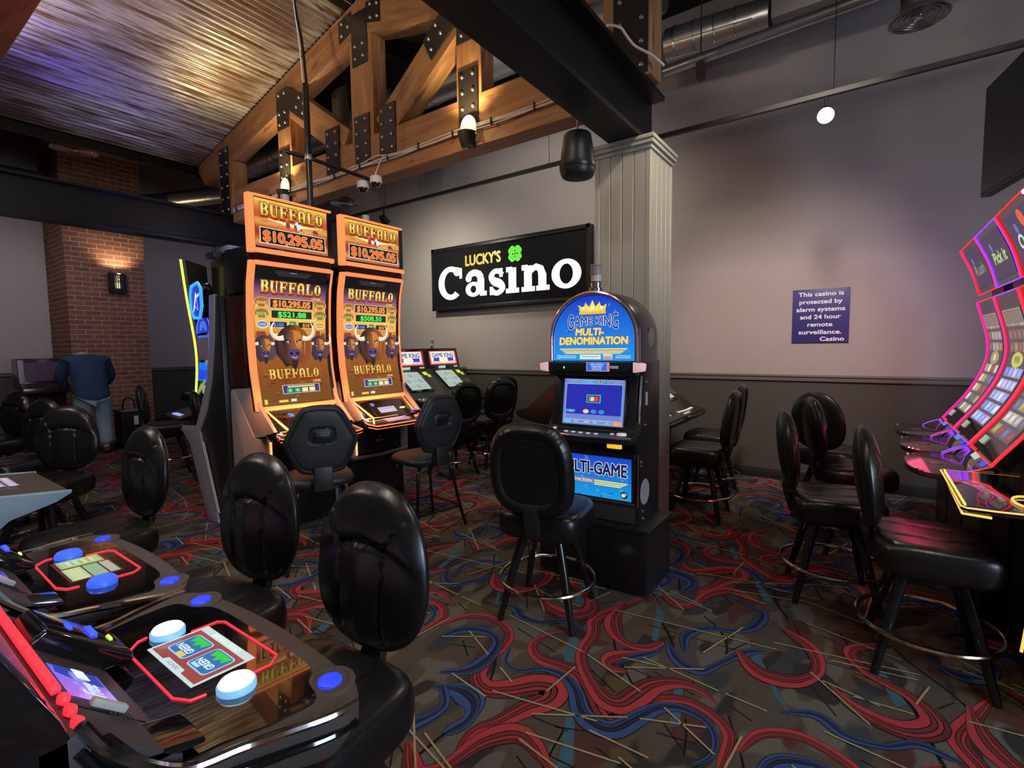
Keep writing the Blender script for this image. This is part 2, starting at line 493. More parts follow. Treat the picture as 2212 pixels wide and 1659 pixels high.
LN = [((-1.046, 2.091), (-0.779, 2.0)), ((-0.825, 1.669), (-0.62, 1.671)), ((-1.014, 1.523), (-0.702, 1.586)), ((-1.076, 2.563), (-0.374, 2.649)), ((-1.66, 1.921), (-1.478, 1.832)), ((-1.503, 1.618), (-1.307, 1.589)), ((-1.557, 2.172), (-1.126, 2.11)), ((-0.811, 2.227), (-0.505, 2.189)), ((-0.626, 1.947), (-0.427, 1.832)), ((-0.686, 1.846), (-0.486, 1.934)), ((-1.029, 1.475), (-0.866, 1.447)), ((-1.287, 2.573), (-1.239, 2.717)), ((-1.351, 1.777), (-1.26, 1.731)), ((-1.747, 1.819), (-1.58, 1.928)), ((-1.051, 1.628), (-0.766, 1.803)), ((-0.441, 2.184), (-0.3, 2.171)), ((-1.49, 2.473), (-1.316, 2.484)), ((-1.8, 2.72), (-1.3, 2.80)), ((-1.1, 2.95), (-.7, 2.86)), ((-1.7, 3.0), (-1.35, 2.9)), ((-.6, 2.45), (-.5, 2.75))]
TL = [[(-1.199, 2.138), (-1.21, 2.213), (-1.162, 2.191), (-1.082, 1.928), (-1.093, 1.899)], [(-0.945, 2.735), (-0.882, 2.678), (-0.826, 2.393), (-0.855, 2.4)], [(-0.858, 1.452), (-0.963, 1.715), (-0.937, 1.733), (-0.813, 1.483)], [(-0.655, 2.136), (-0.617, 2.141), (-0.558, 1.893), (-0.591, 1.87)], [(-1.768, 2.285), (-1.953, 2.614), (-1.902, 2.602), (-1.686, 2.165)], [(-1.42, 2.72), (-1.39, 2.74), (-1.32, 2.55), (-1.36, 2.5)]]
random.seed(21)
for k_ in range(11):
    x_, y_ = random.uniform(-1.9, -.4), random.uniform(1.4, 3.05)
    a_ = R(random.choice([-18, -14, 9, 12, -47, -42, 32, -96])); l_ = random.uniform(.15, .42)
    LN.append(((x_, y_), (x_+l_*cos(a_), y_+l_*sin(a_))))
cp = Art()
REDS = [(.60, .062, .075), (.26, .042, .042), (.46, .055, .06), (.20, .034, .034)]
NAVS = [(.055, .11, .30), (.022, .03, .08), (.04, .068, .18), (.016, .02, .05)]
def motif(dx, dy, rnd):
    mv = lambda p: (p[0]+dx, p[1]+dy)
    for tl in TL: cp.poly([mv(p) for p in tl], (.065, .18, .25), 1+rnd)
    for k, pts in RIB.items():
        C_ = [V((*mv(p), 0)) for p in spline([V((*q, 0)) for q in pts], 5)]
        n = len(C_); W_ = WID[k]*1.42; pal = REDS if k[0] == 'R' else NAVS
        prof = [max(.10, sin(pi*min(1, (i+.6)/n))**.55)*(.72+.28*sin(9*i/n+len(pts))) for i in range(n)]
        kk = 3+2*list(RIB).index(k)+rnd
        cp.line(C_, 1, (.010, .009, .011), kk, [W_*p for p in prof])
        for (off, wd, ci) in ((-.29, .34, 0), (.0, .15, 1), (.19, .14, 2), (.38, .16, 3 if k[0] == 'R' else 0)):
            Q = []
            for i in range(n):
                d = (C_[min(i+1, n-1)]-C_[max(i-1, 0)]).normalized()
                Q.append(C_[i]+V((-d.y, d.x, 0))*W_*prof[i]*off)
            cp.line(Q, 1, pal[ci], kk+1, [W_*p*wd for p in prof])
    for a_, b_ in LN:
        a_, b_ = V(mv(a_)), V(mv(b_)); d = b_-a_
        cp.line([a_-d*.08, b_+d*.08], .0085, (.52, .44, .22), 44+rnd)
        m_ = (a_+b_)/2; q_ = V((d.y, -d.x)).normalized()
        cp.line([m_-d*.3+q_*.06, m_+d*.35+q_*.09], .007, (.010, .010, .012), 2+rnd)
for i in range(-7, 4):
    for k in range(-2, 3):
        dx, dy = i*1.50+k*.42, k*1.66
        if -9.6 < dx-1.1 < 3.6 and -.6 < dy+2.1 < 6.2:
            motif(dx, dy, (i % 2)*.25+(k % 2)*.5)
cpo = cp.build('carpet_pattern', dyed_mat(), lambda u, v, h: (u, v, h), fl, lift=.0001)
cpo['kind'] = 'structure'
struct(MB().box(XL, XR, YF, YB, ZC, ZC+.1).build('ceiling', BLACKC, smooth=False))
RZ = 1.15
def wall(name, x0, x1, y0, y1):
    b = MB().box(x0, x1, y0, y1, 0, RZ, 1).box(x0, x1, y0, y1, RZ, ZC, 0)
    return struct(b.build(name, [WALLM, WAINS], smooth=False, merge=False))
wall('wall_back', XL-.2, XR+.2, YB, YB+.2)
wall('wall_left', XL-.2, XL, YF-.2, YB)
wall('wall_front', XL-.2, XR+.2, YF-.2, YF)
# right wall with an assumed, unseen window behind the photographer's shoulder
b = MB().box(XR, XR+.2, YF, YB, 0, RZ, 1)
b.box(XR, XR+.2, YF, -.2, RZ, ZC).box(XR, XR+.2, 1.4, YB, RZ, ZC).box(XR, XR+.2, -.2, 1.4, 2.75, ZC)
struct(b.build('wall_right', [WALLM, WAINS], smooth=False, merge=False))
wf = MB()
for (y0, y1, z0, z1) in ((-.2, 1.4, RZ, RZ+.06), (-.2, 1.4, 2.69, 2.75), (-.2, -.14, RZ, 2.75), (1.34, 1.4, RZ, 2.75), (.57, .63, RZ, 2.75)):
    wf.box(XR+.04, XR+.14, y0, y1, z0, z1)
wo = struct(wf.build('assumed_window_1', mat('assumed_window_frame_black', (.02, .02, .02), .4), bev=.004))  # window assumed from bluish glints on the stools, out of view
gm = NT('assumed_window_glass'); gm.P(Base_Color=(.9, .95, 1), Roughness=.02, Transmission_Weight=1.0, Alpha=1)
MB().box(XR+.085, XR+.095, -.14, 1.34, RZ+.06, 2.69).build('pane', gm.m, wo)
for nm, (x0, x1, y0, y1) in {'trim_1': (XL, XR, YB-.022, YB), 'trim_2': (XL, XL+.022, YF, YB), 'trim_3': (XL, XR, YF, YF+.022), 'trim_4': (XR-.022, XR, YF, YB)}.items():
    b = MB().box(x0, x1, y0, y1, RZ-.05, RZ+.02)
    b.box(x0-(.012 if nm == 'trim_4' else 0), x1+(.012 if nm == 'trim_2' else 0), y0-(.012 if nm == 'trim_1' else 0), y1+(.012 if nm == 'trim_3' else 0), RZ-.005, RZ+.015)
    struct(b.build(nm, RAILM, bev=.005))
for nm, (x0, x1, y0, y1) in {'baseboard_back': (XL, XR, YB-.012, YB), 'baseboard_left': (XL, XL+.012, YF, YB), 'baseboard_right': (XR-.012, XR, YF, YB)}.items():
    struct(MB().box(x0, x1, y0, y1, 0, .11).build(nm, BASEM, bev=.003))
# ---------------------------------------------------------------- steel beams on posts
STEEL = mat('black_painted_steel', (.006, .006, .0065), .42, noise=5, spec=.3)
def i_beam(x, label, y0=-3.1, y1=3.88):
    b = MB()
    z0, z1, hw, t = 2.93, 3.375, .115, .03
    b.prism([(x-hw, z0), (x+hw, z0), (x+hw, z0+t), (x+.015, z0+t), (x+.015, z1-t), (x+hw, z1-t), (x+hw, z1), (x-hw, z1), (x-hw, z1-t), (x-.015, z1-t), (x-.015, z0+t), (x-hw, z0+t)], y0, y1, 'y')
    o = b.build('steel_beam', STEEL, smooth=False)
    return tag(o, label, 'beam', 'black steel roof beams', 'thing')
i_beam(-1.43, 'black steel I-beam resting on the grey panelled pillar')
i_beam(-7.3, 'black steel I-beam crossing in front of the brick chimney pillar')
PAN = mat('grey_pillar_paint', (.30, .275, .235), .42)
def panel_pillar(loc, label):
    t = thing('panelled_pillar', label, 'pillar', loc, 0, 'grey panelled pillars')
    x0, x1, y0, y1 = -.205, .205, 0, .46
    b = MB()
    fx = [x0+.03+i*(x1-x0-.06)/4 for i in range(5)]
    b.box(x0+.006, x1-.006, y0+.006, y1-.006, 0, 2.9)
    for i in range(4):
        b.box(fx[i]+.003, fx[i+1]-.003, y0, y0+.01, 0, 2.88)
    fy = [y0+.03+i*(y1-y0-.06)/4 for i in range(5)]
    for i in range(4):
        for xx in (x0, x1-.01):
            b.box(xx, xx+.01, fy[i]+.003, fy[i+1]-.003, 0, 2.88)
    for (cx, cy_) in ((x0, y0), (x1-.03, y0), (x0, y1-.03), (x1-.03, y1-.03)):
        b.box(cx-.002, cx+.032, cy_-.002, cy_+.032, 0, 2.88)
    b.build('shaft', PAN, t, bev=.002, seg=1)
    c = MB().box(x0-.012, x1+.012, y0-.012, y1+.012, 2.84, 2.87).box(x0-.026, x1+.026, y0-.026, y1+.026, 2.87, 2.9).box(x0-.034, x1+.034, y0-.034, y1+.034, 2.9, 2.928)
    c.build('cap', PAN, t, bev=.006)
    return t
panel_pillar((-1.452, 3.40, 0), 'grey panelled pillar behind the arched blue multi-denomination machine')
panel_pillar((-7.3, 3.40, 0), 'grey panelled pillar behind the curved grey-sided slot cabinet')
# ---------------------------------------------------------------- brick chimney pillar
def brick_mat(name, ax):
    t = NT(name)
    sp = t.n('ShaderNodeSeparateXYZ', {0: t.co()})
    cv = t.n('ShaderNodeCombineXYZ', {0: sp.outputs[ax], 1: sp.outputs[2]}).outputs[0]
    wob = t.n('ShaderNodeVectorMath', {0: t.noise(cv, 9, 2, out=1), 3: .012}, operation='SCALE').outputs[0]
    cv = t.n('ShaderNodeVectorMath', {0: cv, 1: wob}, operation='ADD').outputs[0]
    br = t.n('ShaderNodeTexBrick', {'Vector': cv, 'Color1': (.20, .066, .040, 1), 'Color2': (.085, .034, .026, 1), 'Mortar': (.36, .25, .19, 1), 'Scale': 1, 'Mortar Size': .009, 'Mortar Smooth': .25, 'Bias': -.1, 'Brick Width': .235, 'Row Height': .083})
    c = t.mix(t.math('MULTIPLY', t.noise(cv, 7, 3), .7), br.outputs[0], (.22, .12, .08))
    h = t.math('ADD', t.math('MULTIPLY', br.outputs[1], -1), t.math('MULTIPLY', t.noise(cv, 40, 3), .35))
    t.bump(h, .8, .012)
    t.b.inputs['Specular IOR Level'].default_value = .2
    return t.P(Base_Color=c, Roughness=.85)
BRX, BRY = brick_mat('brick_face', 1), brick_mat('brick_flank', 0)
bp = thing('brick_pillar', 'red brick chimney pillar with a glowing lantern on its face', 'pillar', (-11.7, 3.17, 0))
b = MB()
x0, x1, y0, y1 = -.56, .6, -.57, .58
b.add([(x1, y0, 0), (x1, y1, 0), (x1, y1, 5.0), (x1, y0, 5.0)], [(0, 1, 2, 3)], 0)
b.add([(x0, y0, 0), (x1, y0, 0), (x1, y0, 5.0), (x0, y0, 5.0)], [(0, 1, 2, 3)], 1)
b.add([(x0, y1, 0), (x1, y1, 0), (x1, y1, 5.0), (x0, y1, 5.0)], [(0, 1, 2, 3)], 1)
b.add([(x0, y0, 0), (x0, y1, 0), (x0, y1, 5.0), (x0, y0, 5.0)], [(0, 1, 2, 3)], 0)
b.add([(x0, y0, 5), (x1, y0, 5), (x1, y1, 5), (x0, y1, 5)], [(0, 1, 2, 3)], 0)
b.build('shaft', [BRX, BRY], bp, smooth=False)
MB().prism([(-.56, 5.0), (.62, 5.0), (.72, 5.12), (.72, 5.3), (-.56, 5.3)], -.7, .7, 'y').build('crown', mat('terracotta_crown', (.35, .13, .07), .7), bp)
# wall lantern on the brick
SC_M = mat('pierced_bronze', (.03, .025, .03), .4, .6)
GLOW = mat('lamp_glass_glow', (1, .8, .5), .4, emit=(1, .72, .36), es=6)
ln = thing('wall_lantern', 'pierced metal wall lantern glowing on the brick pillar', 'lamp', (-11.08, 3.30, 2.74))
b = MB()
NY, NZ = 9, 11
for i in range(NY+1):
    y = -.13+.26*i/NY
    d = .10*(1-(y/.14)**2)+.02
    b.box(d-.006, d, y-.006, y+.006, -.16, .16)
for k in range(NZ+1):
    z = -.16+.32*k/NZ
    for i in range(NY):
        ya, yb = -.13+.26*i/NY, -.13+.26*(i+1)/NY
        da, db = .10*(1-(ya/.14)**2)+.02, .10*(1-(yb/.14)**2)+.02
        hh = .011 if k > 5 else .005
        b.add([(da, ya, z-hh), (db, yb, z-hh), (db, yb, z+hh), (da, ya, z+hh), (da-.005, ya, z-hh), (db-.005, yb, z-hh), (db-.005, yb, z+hh), (da-.005, ya, z+hh)],
              [(0, 1, 2, 3), (7, 6, 5, 4), (0, 4, 5, 1), (3, 2, 6, 7)])
b.build('pierced_shade', SC_M, ln, smooth=False)
MB().box(.0, .012, -.14, .14, -.17, .17).build('backplate', SC_M, ln, bev=.003)
MB().lathe([(0, -.12), (.035, -.11), (.038, .0), (.036, .10), (0, .12)], (.055, 0, .02), 16).build('glass_bulb', mat('lantern_glass', (1, .85, .6), .4, emit=(1, .78, .42), es=2.2), ln)
l_ = light('lantern_light', 'POINT', (-10.99, 3.30, 2.80), 3, (1, .68, .34), .012)
light('lantern_light', 'SPOT', (-10.93, 3.30, 2.88), 45, (1, .74, .42), .012, (-11.08, 3.30, 3.6), R(120), .8)
# ---------------------------------------------------------------- corrugated roof over the trusses
def roof_metal():
    t = NT('rusted_corrugated_metal')
    co = t.mapping(t.co(), (7, .55, 7))
    n = t.noise(co, 2.0, 4, .65)
    n2 = t.noise(t.mapping(t.co(), (1.2, .5, 1.2)), 1.4, 2)
    c = t.ramp(n, [(.36, (.16, .08, .05)), (.47, (.42, .36, .30)), (.55, (.66, .62, .56)), (.66, (.24, .14, .09))])
    c = t.mix(t.ramp(n2, [(.5, 0), (.62, .7)]), c, (.16, .07, .04))
    t.bump(t.noise(t.co(), 25, 3), .12, .004)
    return t.P(Base_Color=c, Metallic=.55, Roughness=t.ramp(n, [(.35, .55), (.6, .34)]))
RM = roof_metal()
XP, ZP = -4.38, 5.09
SLP = .233
rf = thing('corrugated_roof', 'rusty corrugated metal roof sheeting over the timber trusses', 'roof', (XP, 0, 0))
for sgn, nm in ((-1, 'sheet'), (1, 'sheet')):
    rows = []
    N = 56*10
    for y in [-3.15, -1.5, 0.2, 1.9, 3.52]:
        row = []
        for i in range(N+1):
            d = 3.82*i/N
            z = ZP+.03-SLP*d+.014*sin(2*pi*d/.0682)
            row.append((sgn*d, y, z))
        rows.append(row)
    MB().grid(rows).build(nm, RM, rf, merge=False)


MB().box(-3.86, -3.80, -3.15, 3.5, 4.09, 4.24).box(-3.98, -3.80, -3.15, 3.5, 4.2, 4.24).build('fascia', STEEL, rf, bev=.004)
MB().box(3.80, 3.86, -3.15, 3.5, 4.09, 4.24).box(3.80, 3.98, -3.15, 3.5, 4.2, 4.24).build('fascia', STEEL, rf, bev=.004)
MB().prism([(-.22, 5.05), (0, 5.115), (.22, 5.05), (.22, 5.065), (0, 5.132), (-.22, 5.065)], -3.15, 3.52, 'y').build('ridge_cap', STEEL, rf)
# ================================================================ timber trusses
def wood_mat():
    t = NT('fir_timber')
    g = t.noise(t.mapping(t.co(), (.7, 9, 9)), 2.2, 3, .55, .8)
    g2 = t.noise(t.mapping(t.co(), (.5, 40, 40)), 1.5, 2)
    kn = t.noise(t.mapping(t.co(), (2.5, 5, 5)), 2.0, 0)
    oi = t.n('ShaderNodeObjectInfo').outputs['Random']
    c = t.ramp(g, [(.3, (.23, .10, .042)), (.5, (.36, .18, .078)), (.68, (.48, .27, .125))])
    c = t.mix(t.math('MULTIPLY', g2, .35), c, (.20, .085, .035))
    c = t.mix(t.ramp(kn, [(.74, 0), (.8, .7)]), c, (.10, .04, .02))
    c = t.mix(t.math('MULTIPLY', oi, .3), c, (.33, .12, .05))
    t.bump(g2, .1, .003)
    return t.P(Base_Color=c, Roughness=.55)
WOOD = wood_mat()
PLATE = mat('dark_bronze_plate', (.028, .022, .024), .33, .35)
BOLT = mat('zinc_bolt', (.55, .5, .45), .3, .9)
TD = .19
def timber(name, p, q, w, parent, d=TD, y=0, cut=None):
    """squared timber from p to q (x,z), w deep in the truss plane"""
    p, q = V((p[0], 0, p[1])), V((q[0], 0, q[1]))
    L = (q-p).length; a = atan2(q.z-p.z, q.x-p.x)
    b = MB().box(-L/2, L/2, 0, d, -w/2, w/2)
    o = b.build(name, WOOD, parent, bev=.006, seg=1)
    o.location = (p+q)/2+V((0, y, 0)); o.rotation_euler = (0, -a, 0)
    return o
def rafter_z(dx): return ZP-SLP*abs(dx)
BT = []
NOB = [0]
def plate(polys, bolts, parent):
    if NOB[0]: bolts = []
    b = MB()
    for pl in polys: b.prism(pl, -.012, 0, 'y')
    o = b.build('connector_plate', PLATE, parent, bev=.002, seg=1)
    for (x, z) in bolts:
        if not BT: BT.append(MB().lathe([(.0, -.030), (.012, -.027), (.017, -.019), (.017, -.011)], (0, 0, 0), 10, axis='y').build('bolt', BOLT, o)); bo = BT[0]
        else:
            bo = BT[0].copy(); COL.objects.link(bo); bo.parent = o
        bo.location = (x, 0, z)
    return o
def rectp(x0, x1, z0, z1, nx, nz, parent):
    return plate([[(x0, z0), (x1, z0), (x1, z1), (x0, z1)]], [(lerp(x0+.05, x1-.05, i/max(1, nx-1)), lerp(z0+.06, z1-.06, k/(nz-1))) for i in range(nx) for k in range(nz)], parent)
CREAM = mat('uplight_cream_glow', (.9, .82, .6), .5, emit=(1, .84, .52), es=.8)
BRONZE = mat('uplight_bronze', (.02, .017, .015), .5, .3)
def truss(loc, label):
    t = thing('timber_truss', label, 'roof truss', loc, 0, 'gabled timber trusses')
    # rafters as sloping timbers, mitred at the ridge
    dv = .352
    for s in (-1, 1):
        b = MB()
        e = 3.72
        P_ = [(0, ZP-dv), (0, ZP), (s*e, rafter_z(e)), (s*(e+.02), rafter_z(e)-.11), (s*(e-.16), rafter_z(e-.16)-dv)]
        a = -s*atan2(SLP, 1)
        c = V((s*e/2, 0, rafter_z(e/2)-dv/2))
        rot = M.Rotation(-a, 4, 'Y')
        inv = rot.inverted()
        o = b.prism([((inv @ (V((x, 0, z))-c))[0], (inv @ (V((x, 0, z))-c))[2]) for x, z in P_], 0, TD, 'y').build('rafter', WOOD, t, bev=.006, seg=1)
        o.location = c; o.rotation_euler = (0, -a, 0)
    timber('bottom_chord', (-2.79, 3.475), (2.79, 3.475), .44, t)
    timber('king_post', (.01, 3.68), (.01, ZP-dv+.02), .35, t, d=TD-.004, y=.002)
    for s in (-1, 1):
        timber('side_post', (s*1.455, 3.68), (s*1.455, rafter_z(1.455)-dv+.03), .28, t, d=TD-.004, y=.002)
        timber('end_post', (s*2.92, 3.38), (s*2.92, rafter_z(2.92)-dv+.03), .36, t, d=TD+.02, y=-.01)
        timber('diagonal_brace', (s*.30, 3.72), (s*1.26, 4.40), .30, t, d=TD-.01, y=.005)
        # plates
        rectp(s*.50-.12, s*.50+.12, 3.44, 3.93, 2, 4, t) if s < 0 else rectp(s*.40-.12, s*.40+.12, 3.44, 3.93, 2, 4, t)
        rectp(s*1.455-.11, s*1.455+.11, 3.40, 3.93, 2, 4, t)
        rectp(s*2.95-.13, s*2.95+.13, 3.39, 4.29, 2, 6, t)
        # plate that ties the side post, the rafter and the brace
        x = s*1.455
        plate([[(x-.12, 4.16), (x+.12, 4.16), (x+.12, 4.63-(.03 if s > 0 else 0)), (x-.12, 4.63-(.03 if s < 0 else 0))],
               [(s*1.02, 4.14), (s*1.34, 4.36), (s*1.34, 4.62), (s*1.22, 4.58), (s*.92, 4.34)]],
              [(x+dx, 4.22+dz) for dx in (-.06, .06) for dz in (0, .12, .34)]+[(s*1.03, 4.23), (s*1.09, 4.42), (s*1.0, 4.33), (s*1.15, 4.33)], t)
    rectp(-.11, .13, 3.44, 3.93, 2, 4, t)
    plate([[(-.11, 4.43), (.13, 4.43), (.13, 4.95), (-.11, 4.95)], [(-.32, 4.74), (-.11, 4.80), (-.11, 5.0), (-.32, 4.955)], [(.13, 4.80), (.34, 4.74), (.34, 4.955), (.13, 5.0)]],
          [(-.05, 4.5), (.07, 4.5), (-.05, 4.62), (.07, 4.62), (-.26, 4.8), (-.26, 4.92), (-.16, 4.86), (.2, 4.82), (.2, 4.95), (.3, 4.8), (.3, 4.92)], t)
    return t
YT1, YT2 = 3.5, .60
truss((XP, YT1, 0), 'timber truss in front of the back wall, above the two buffalo machines')
NOB[0] = 1
truss((XP, YT2, 0), 'nearer timber truss overhead, only its pinkish lower chord showing')
# uplights on the bottom chords
def uplight(loc, label, rz=0, power=16, col=(1, .76, .36)):
    t = thing('truss_uplight', label, 'lamp', loc, rz, 'half-round uplights on the trusses')
    n = 14
    rows = []
    for (r, z) in ((.062, -.11), (.075, -.06), (.088, .0)):
        rows.append([(r*cos(R(180+180*k/n)), r*1.25*sin(R(180+180*k/n)), z) for k in range(n+1)])
    b = MB().grid(rows)
    b.add([(p[0], p[1], p[2]) for p in rows[0]], [tuple(range(n+1))])
    b.build('shade', BRONZE, t)
    MB().box(-.03, .03, -.005, .06, -.105, -.05).build('wall_bracket', BRONZE, t)
    # tongue-shaped cream back plate with the bulb's light put in as emission
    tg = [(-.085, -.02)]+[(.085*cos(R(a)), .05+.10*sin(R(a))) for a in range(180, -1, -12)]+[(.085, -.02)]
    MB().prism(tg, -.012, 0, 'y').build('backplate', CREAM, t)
    MB().lathe([(0, -.09), (.022, -.08), (.024, -.05), (0, -.035)], (0, -.045, 0), 12).build('bulb', mat('frosted_bulb', (1, .85, .6), .4, emit=(1, .78, .45), es=1.6), t)
    c, s_ = cos(rz), sin(rz)
    p = V(loc)+V((.12*s_, -.12*c, .02))
    light('uplight_light', 'SPOT', p+V((0, 0, .03)), power, col, .012, p+V((.25*s_*-1*0, 0, 1.0))+V((-.10*s_, .10*c, 0)), R(118), .9)
    light('uplight_light', 'POINT', p+V((.10*s_, -.10*c, .10)), power*.04, col, .012)
    return t
uplight((XP+1.50, YT1-.062, 3.35), 'lit half-round uplight with cable clips on the truss chord, right of the king post', power=62)
uplight((XP-1.37, YT1-.062, 3.40), 'lit half-round uplight mostly hidden by the left glowing jackpot topper', power=62)
uplight((XP-1.30, YT2+TD+.062, 3.36), 'lit half-round uplight at the upper left, on the nearer truss', pi, power=95, col=(1, .84, .60))
uplight((XP+1.40, YT2+TD+.062, 3.36), 'assumed lit half-round uplight on the nearer truss, above the view', pi, power=110, col=(1, .82, .52))  # assumed lamp out of view, added to light the far truss and roof
light('uplight_light', 'SPOT', (XP+1.40, YT2+TD+.14, 3.44), 130, (1, .84, .55), .02, (XP-.75, 2.75, 4.9), R(62), 1.0)  # extra spot added at this uplight to brighten the roof sheets
for dx_ in (-1.30, 1.40): light('uplight_light', 'SPOT', (XP+dx_, YT2+TD+.12, 3.44), 26, (1, .78, .46), .012, (XP+dx_*.7, YT1, 4.0), R(110), .9)  # extra spots added to light the face of the far truss
light('added_led_glow', 'SPOT', (-4.75, 1.75, 2.2), 60, (.16, .12, 1), .05, (-5.9, 1.6, 4.6), R(60), .8)  # added blue spot in open air, turning the roof sheets violet
light('added_led_glow', 'SPOT', (-2.7, .25, 2.35), 14, (1, .22, .38), .1, (-4.4, .7, 3.3), R(90), .9)  # added pink spot in open air, reddening the nearer chord
light('added_led_glow', 'POINT', (-6.6, 3.0, 2.75), 16, (.42, .46, 1), .1)  # added blue point light, brightening the pillar and left wall
light('added_led_glow', 'SPOT', (-7.0, 2.2, 2.3), 40, (.16, .12, 1), .05, (-7.4, 2.2, 4.3), R(50), .8)  # second added blue spot, aimed up at the low roof edge
# cables clipped along the chord
CABLE = mat('white_cable', (.62, .58, .62), .5)
TIE = mat('black_tie', (.01, .01, .01), .6)
cb = thing('cable_bundle', 'white cables tied along the lower edge of the truss', 'cable', (XP, YT1-.032, 0))
for k, (dz, r) in enumerate(((0, .010), (.018, .007), (-.012, .006))):
    pts = [(x, -.006*(k % 2), 3.40+dz+.008*sin(x*5+k)+(.03*math.exp(-((x-.25)/.12)**2) if k == 1 else 0)) for x in [(-2.7+5.4*i/60) for i in range(61)]]
    MB().tube([p for p in pts if not (1.36 < p[0] < 1.64)] if False else pts, r, 6).build('cable', CABLE, cb)
for i in range(13):
    x = -2.6+5.2*i/12
    MB().box(-.004, .004, -.024, .006, -.03, .03).build('tie', TIE, cb, smooth=False, loc=(x, 0, 3.402))
# ================================================================ stools
def leather_mat():
    t = NT('black_leatherette')
    n = t.noise(t.co(), 90, 3)
    w = t.noise(t.mapping(t.co(), (9, 9, 3)), 3, 2)
    t.bump(t.math('ADD', t.math('MULTIPLY', n, .4), t.math('MULTIPLY', w, .6)), .16, .004)
    return t.P(Base_Color=(.0085, .008, .008), Roughness=t.ramp(n, [(.3, .27), (.7, .36)]))
LEATH = leather_mat()
LEG = mat('black_gloss_leg', (.010, .010, .011), .22)
BRASS = mat('brassy_chrome', (.75, .66, .50), .16, 1)
BRKT = mat('black_bracket', (.015, .015, .016), .45)
VINYL = mat('charcoal_vinyl', (.022, .023, .026), .48, noise=60)
def cushion(outline, tf, tb, relf=None, relb=None, nr=26, na=96, pf=2.6, edge=.55):
    """padded panel in the x,z plane; outline(angle) -> (x,z); +y is the front"""
    ol = [outline(2*pi*k/na) for k in range(na)]
    def row(r, side):
        out = []
        h = (1-r**pf)**edge if r < 1 else 0
        for (x, z) in ol:
            px, pz = x*r, z*r
            y = (tf if side > 0 else -tb)*h
            if side > 0 and relf: y += relf(px, pz, r)
            if side < 0 and relb: y -= relb(px, pz, r)
            out.append((px, y, pz))
        return out
    rs = [1-(1-i/nr)**1.35 for i in range(1, nr)]
    rows = [[(0, tf+(relf(0, 0, 0) if relf else 0), 0)]*na]+[row(r, 1) for r in rs]+[row(1, 1)]+[row(r, -1) for r in rs[::-1]]+[[(0, -tb-(relb(0, 0, 0) if relb else 0), 0)]*na]
    return MB().grid(rows, closed=True)
def superell(w, h, n, top=1.0, bot=1.0):
    def f(a):
        c, s_ = cos(a), sin(a)
        x = (abs(c)**(2/n))*(1 if c >= 0 else -1)*w/2
        z = (abs(s_)**(2/n))*(1 if s_ >= 0 else -1)*h/2
        k = lerp(bot, top, (z/h+.5))
        return (x*k, z)
    return f
def gro(d, w): return math.exp(-(d/w)**2)
def sst(a, b, x):
    t = max(0, min(1, (x-a)/(b-a))); return t*t*(3-2*t)
def egg_front(x, z, r):
    k = 1-sst(.86, 1, r)
    seam = .082+.075*sst(.03, .20, z)
    g = gro(abs(x)-seam, .006)*.010
    if z > .0 and abs(x) < seam+.01:
        g += gro(z-(.075-1.9*x*x), .007)*.013
    plump = .010*(1-sst(0, .075, abs(x)))*(1-sst(.05, .09, z+1.9*x*x))+.010*sst(.07, .11, z+1.9*x*x)
    return (-g+plump)*k
def ring_back(x, z, r):
    return .016*gro(r-.86, .10)-.010*gro(r-.70, .025)-.012*(1-sst(.6, .75, r))+(.003*sin(atan2(z, x)*46)*gro(r-.9, .07))
def round_front(x, z, r):
    return .008*gro(r-.84, .10)-.008*gro(r-.68, .03)
def seat_rel(x, z, r):
    return -(gro(abs(x)-.085, .007)*.008)*(1-sst(.8, 1, r))
BACKS = {
    'egg': (superell(.455, .485, 2.3, .86, 1.06), .052, .052, egg_front, lambda x, z, r: -.006*gro(r-.62, .02)*(1-.0)),
    'round': (superell(.48, .51, 2.9, .93, 1.0), .045, .055, round_front, ring_back),
}
def make_stool(kind):
    t = thing('casino_stool', 'x', 'stool')
    o = cushion(superell(.48, .47, 4.6, 1, 1), .082, .078, seat_rel, None, nr=24, na=80, pf=11, edge=.36).build('seat', LEATH, t)
    o.location = (0, .01, .545); o.rotation_euler = (pi/2, 0, 0)
    # cushion lies flat: front of the panel becomes the top
    bd = BACKS[kind]
    bk = cushion(*bd).build('backrest', LEATH, t)
    bk.location = (0, -.245, .865); bk.rotation_euler = (R(7), 0, 0)
    MB().prism([(-.19, .50), (-.23, .49), (-.262, .60), (-.268, .67), (-.235, .67), (-.235, .61)], -.04, .04, 'x').build('back_bracket', BRKT, t, bev=.004)
    MB().lathe([(.09, .44), (.10, .46), (.10, .485)], n=20).build('swivel_plate', BRKT, t)
    for k in range(4):
        a = R(45+90*k)
        d = V((cos(a), sin(a), 0))
        MB().tube([d*.135+V((0, 0, .475)), d*.20+V((0, 0, .30)), d*.292+V((0, 0, .002))], [.026, .024, .017], 12).build('leg', LEG, t)
    MB().tube([(.268*cos(2*pi*k/40), .268*sin(2*pi*k/40), .20) for k in range(40)], .0105, 8, True).build('foot_ring', BRASS, t)
    return t
STO = {}
def stool(kind, x, y, face, label, group=None, z=0):
    """face = compass angle of the sitter in degrees, 0 = +Y"""
    if kind not in STO:
        STO[kind] = make_stool(kind); r = STO[kind]
        r.location = (x, y, z); r.rotation_euler = (0, 0, R(face)); r['label'] = label
        if group: r['group'] = group
        return r
    return dup(STO[kind], (x, y, z), R(face), label, group)
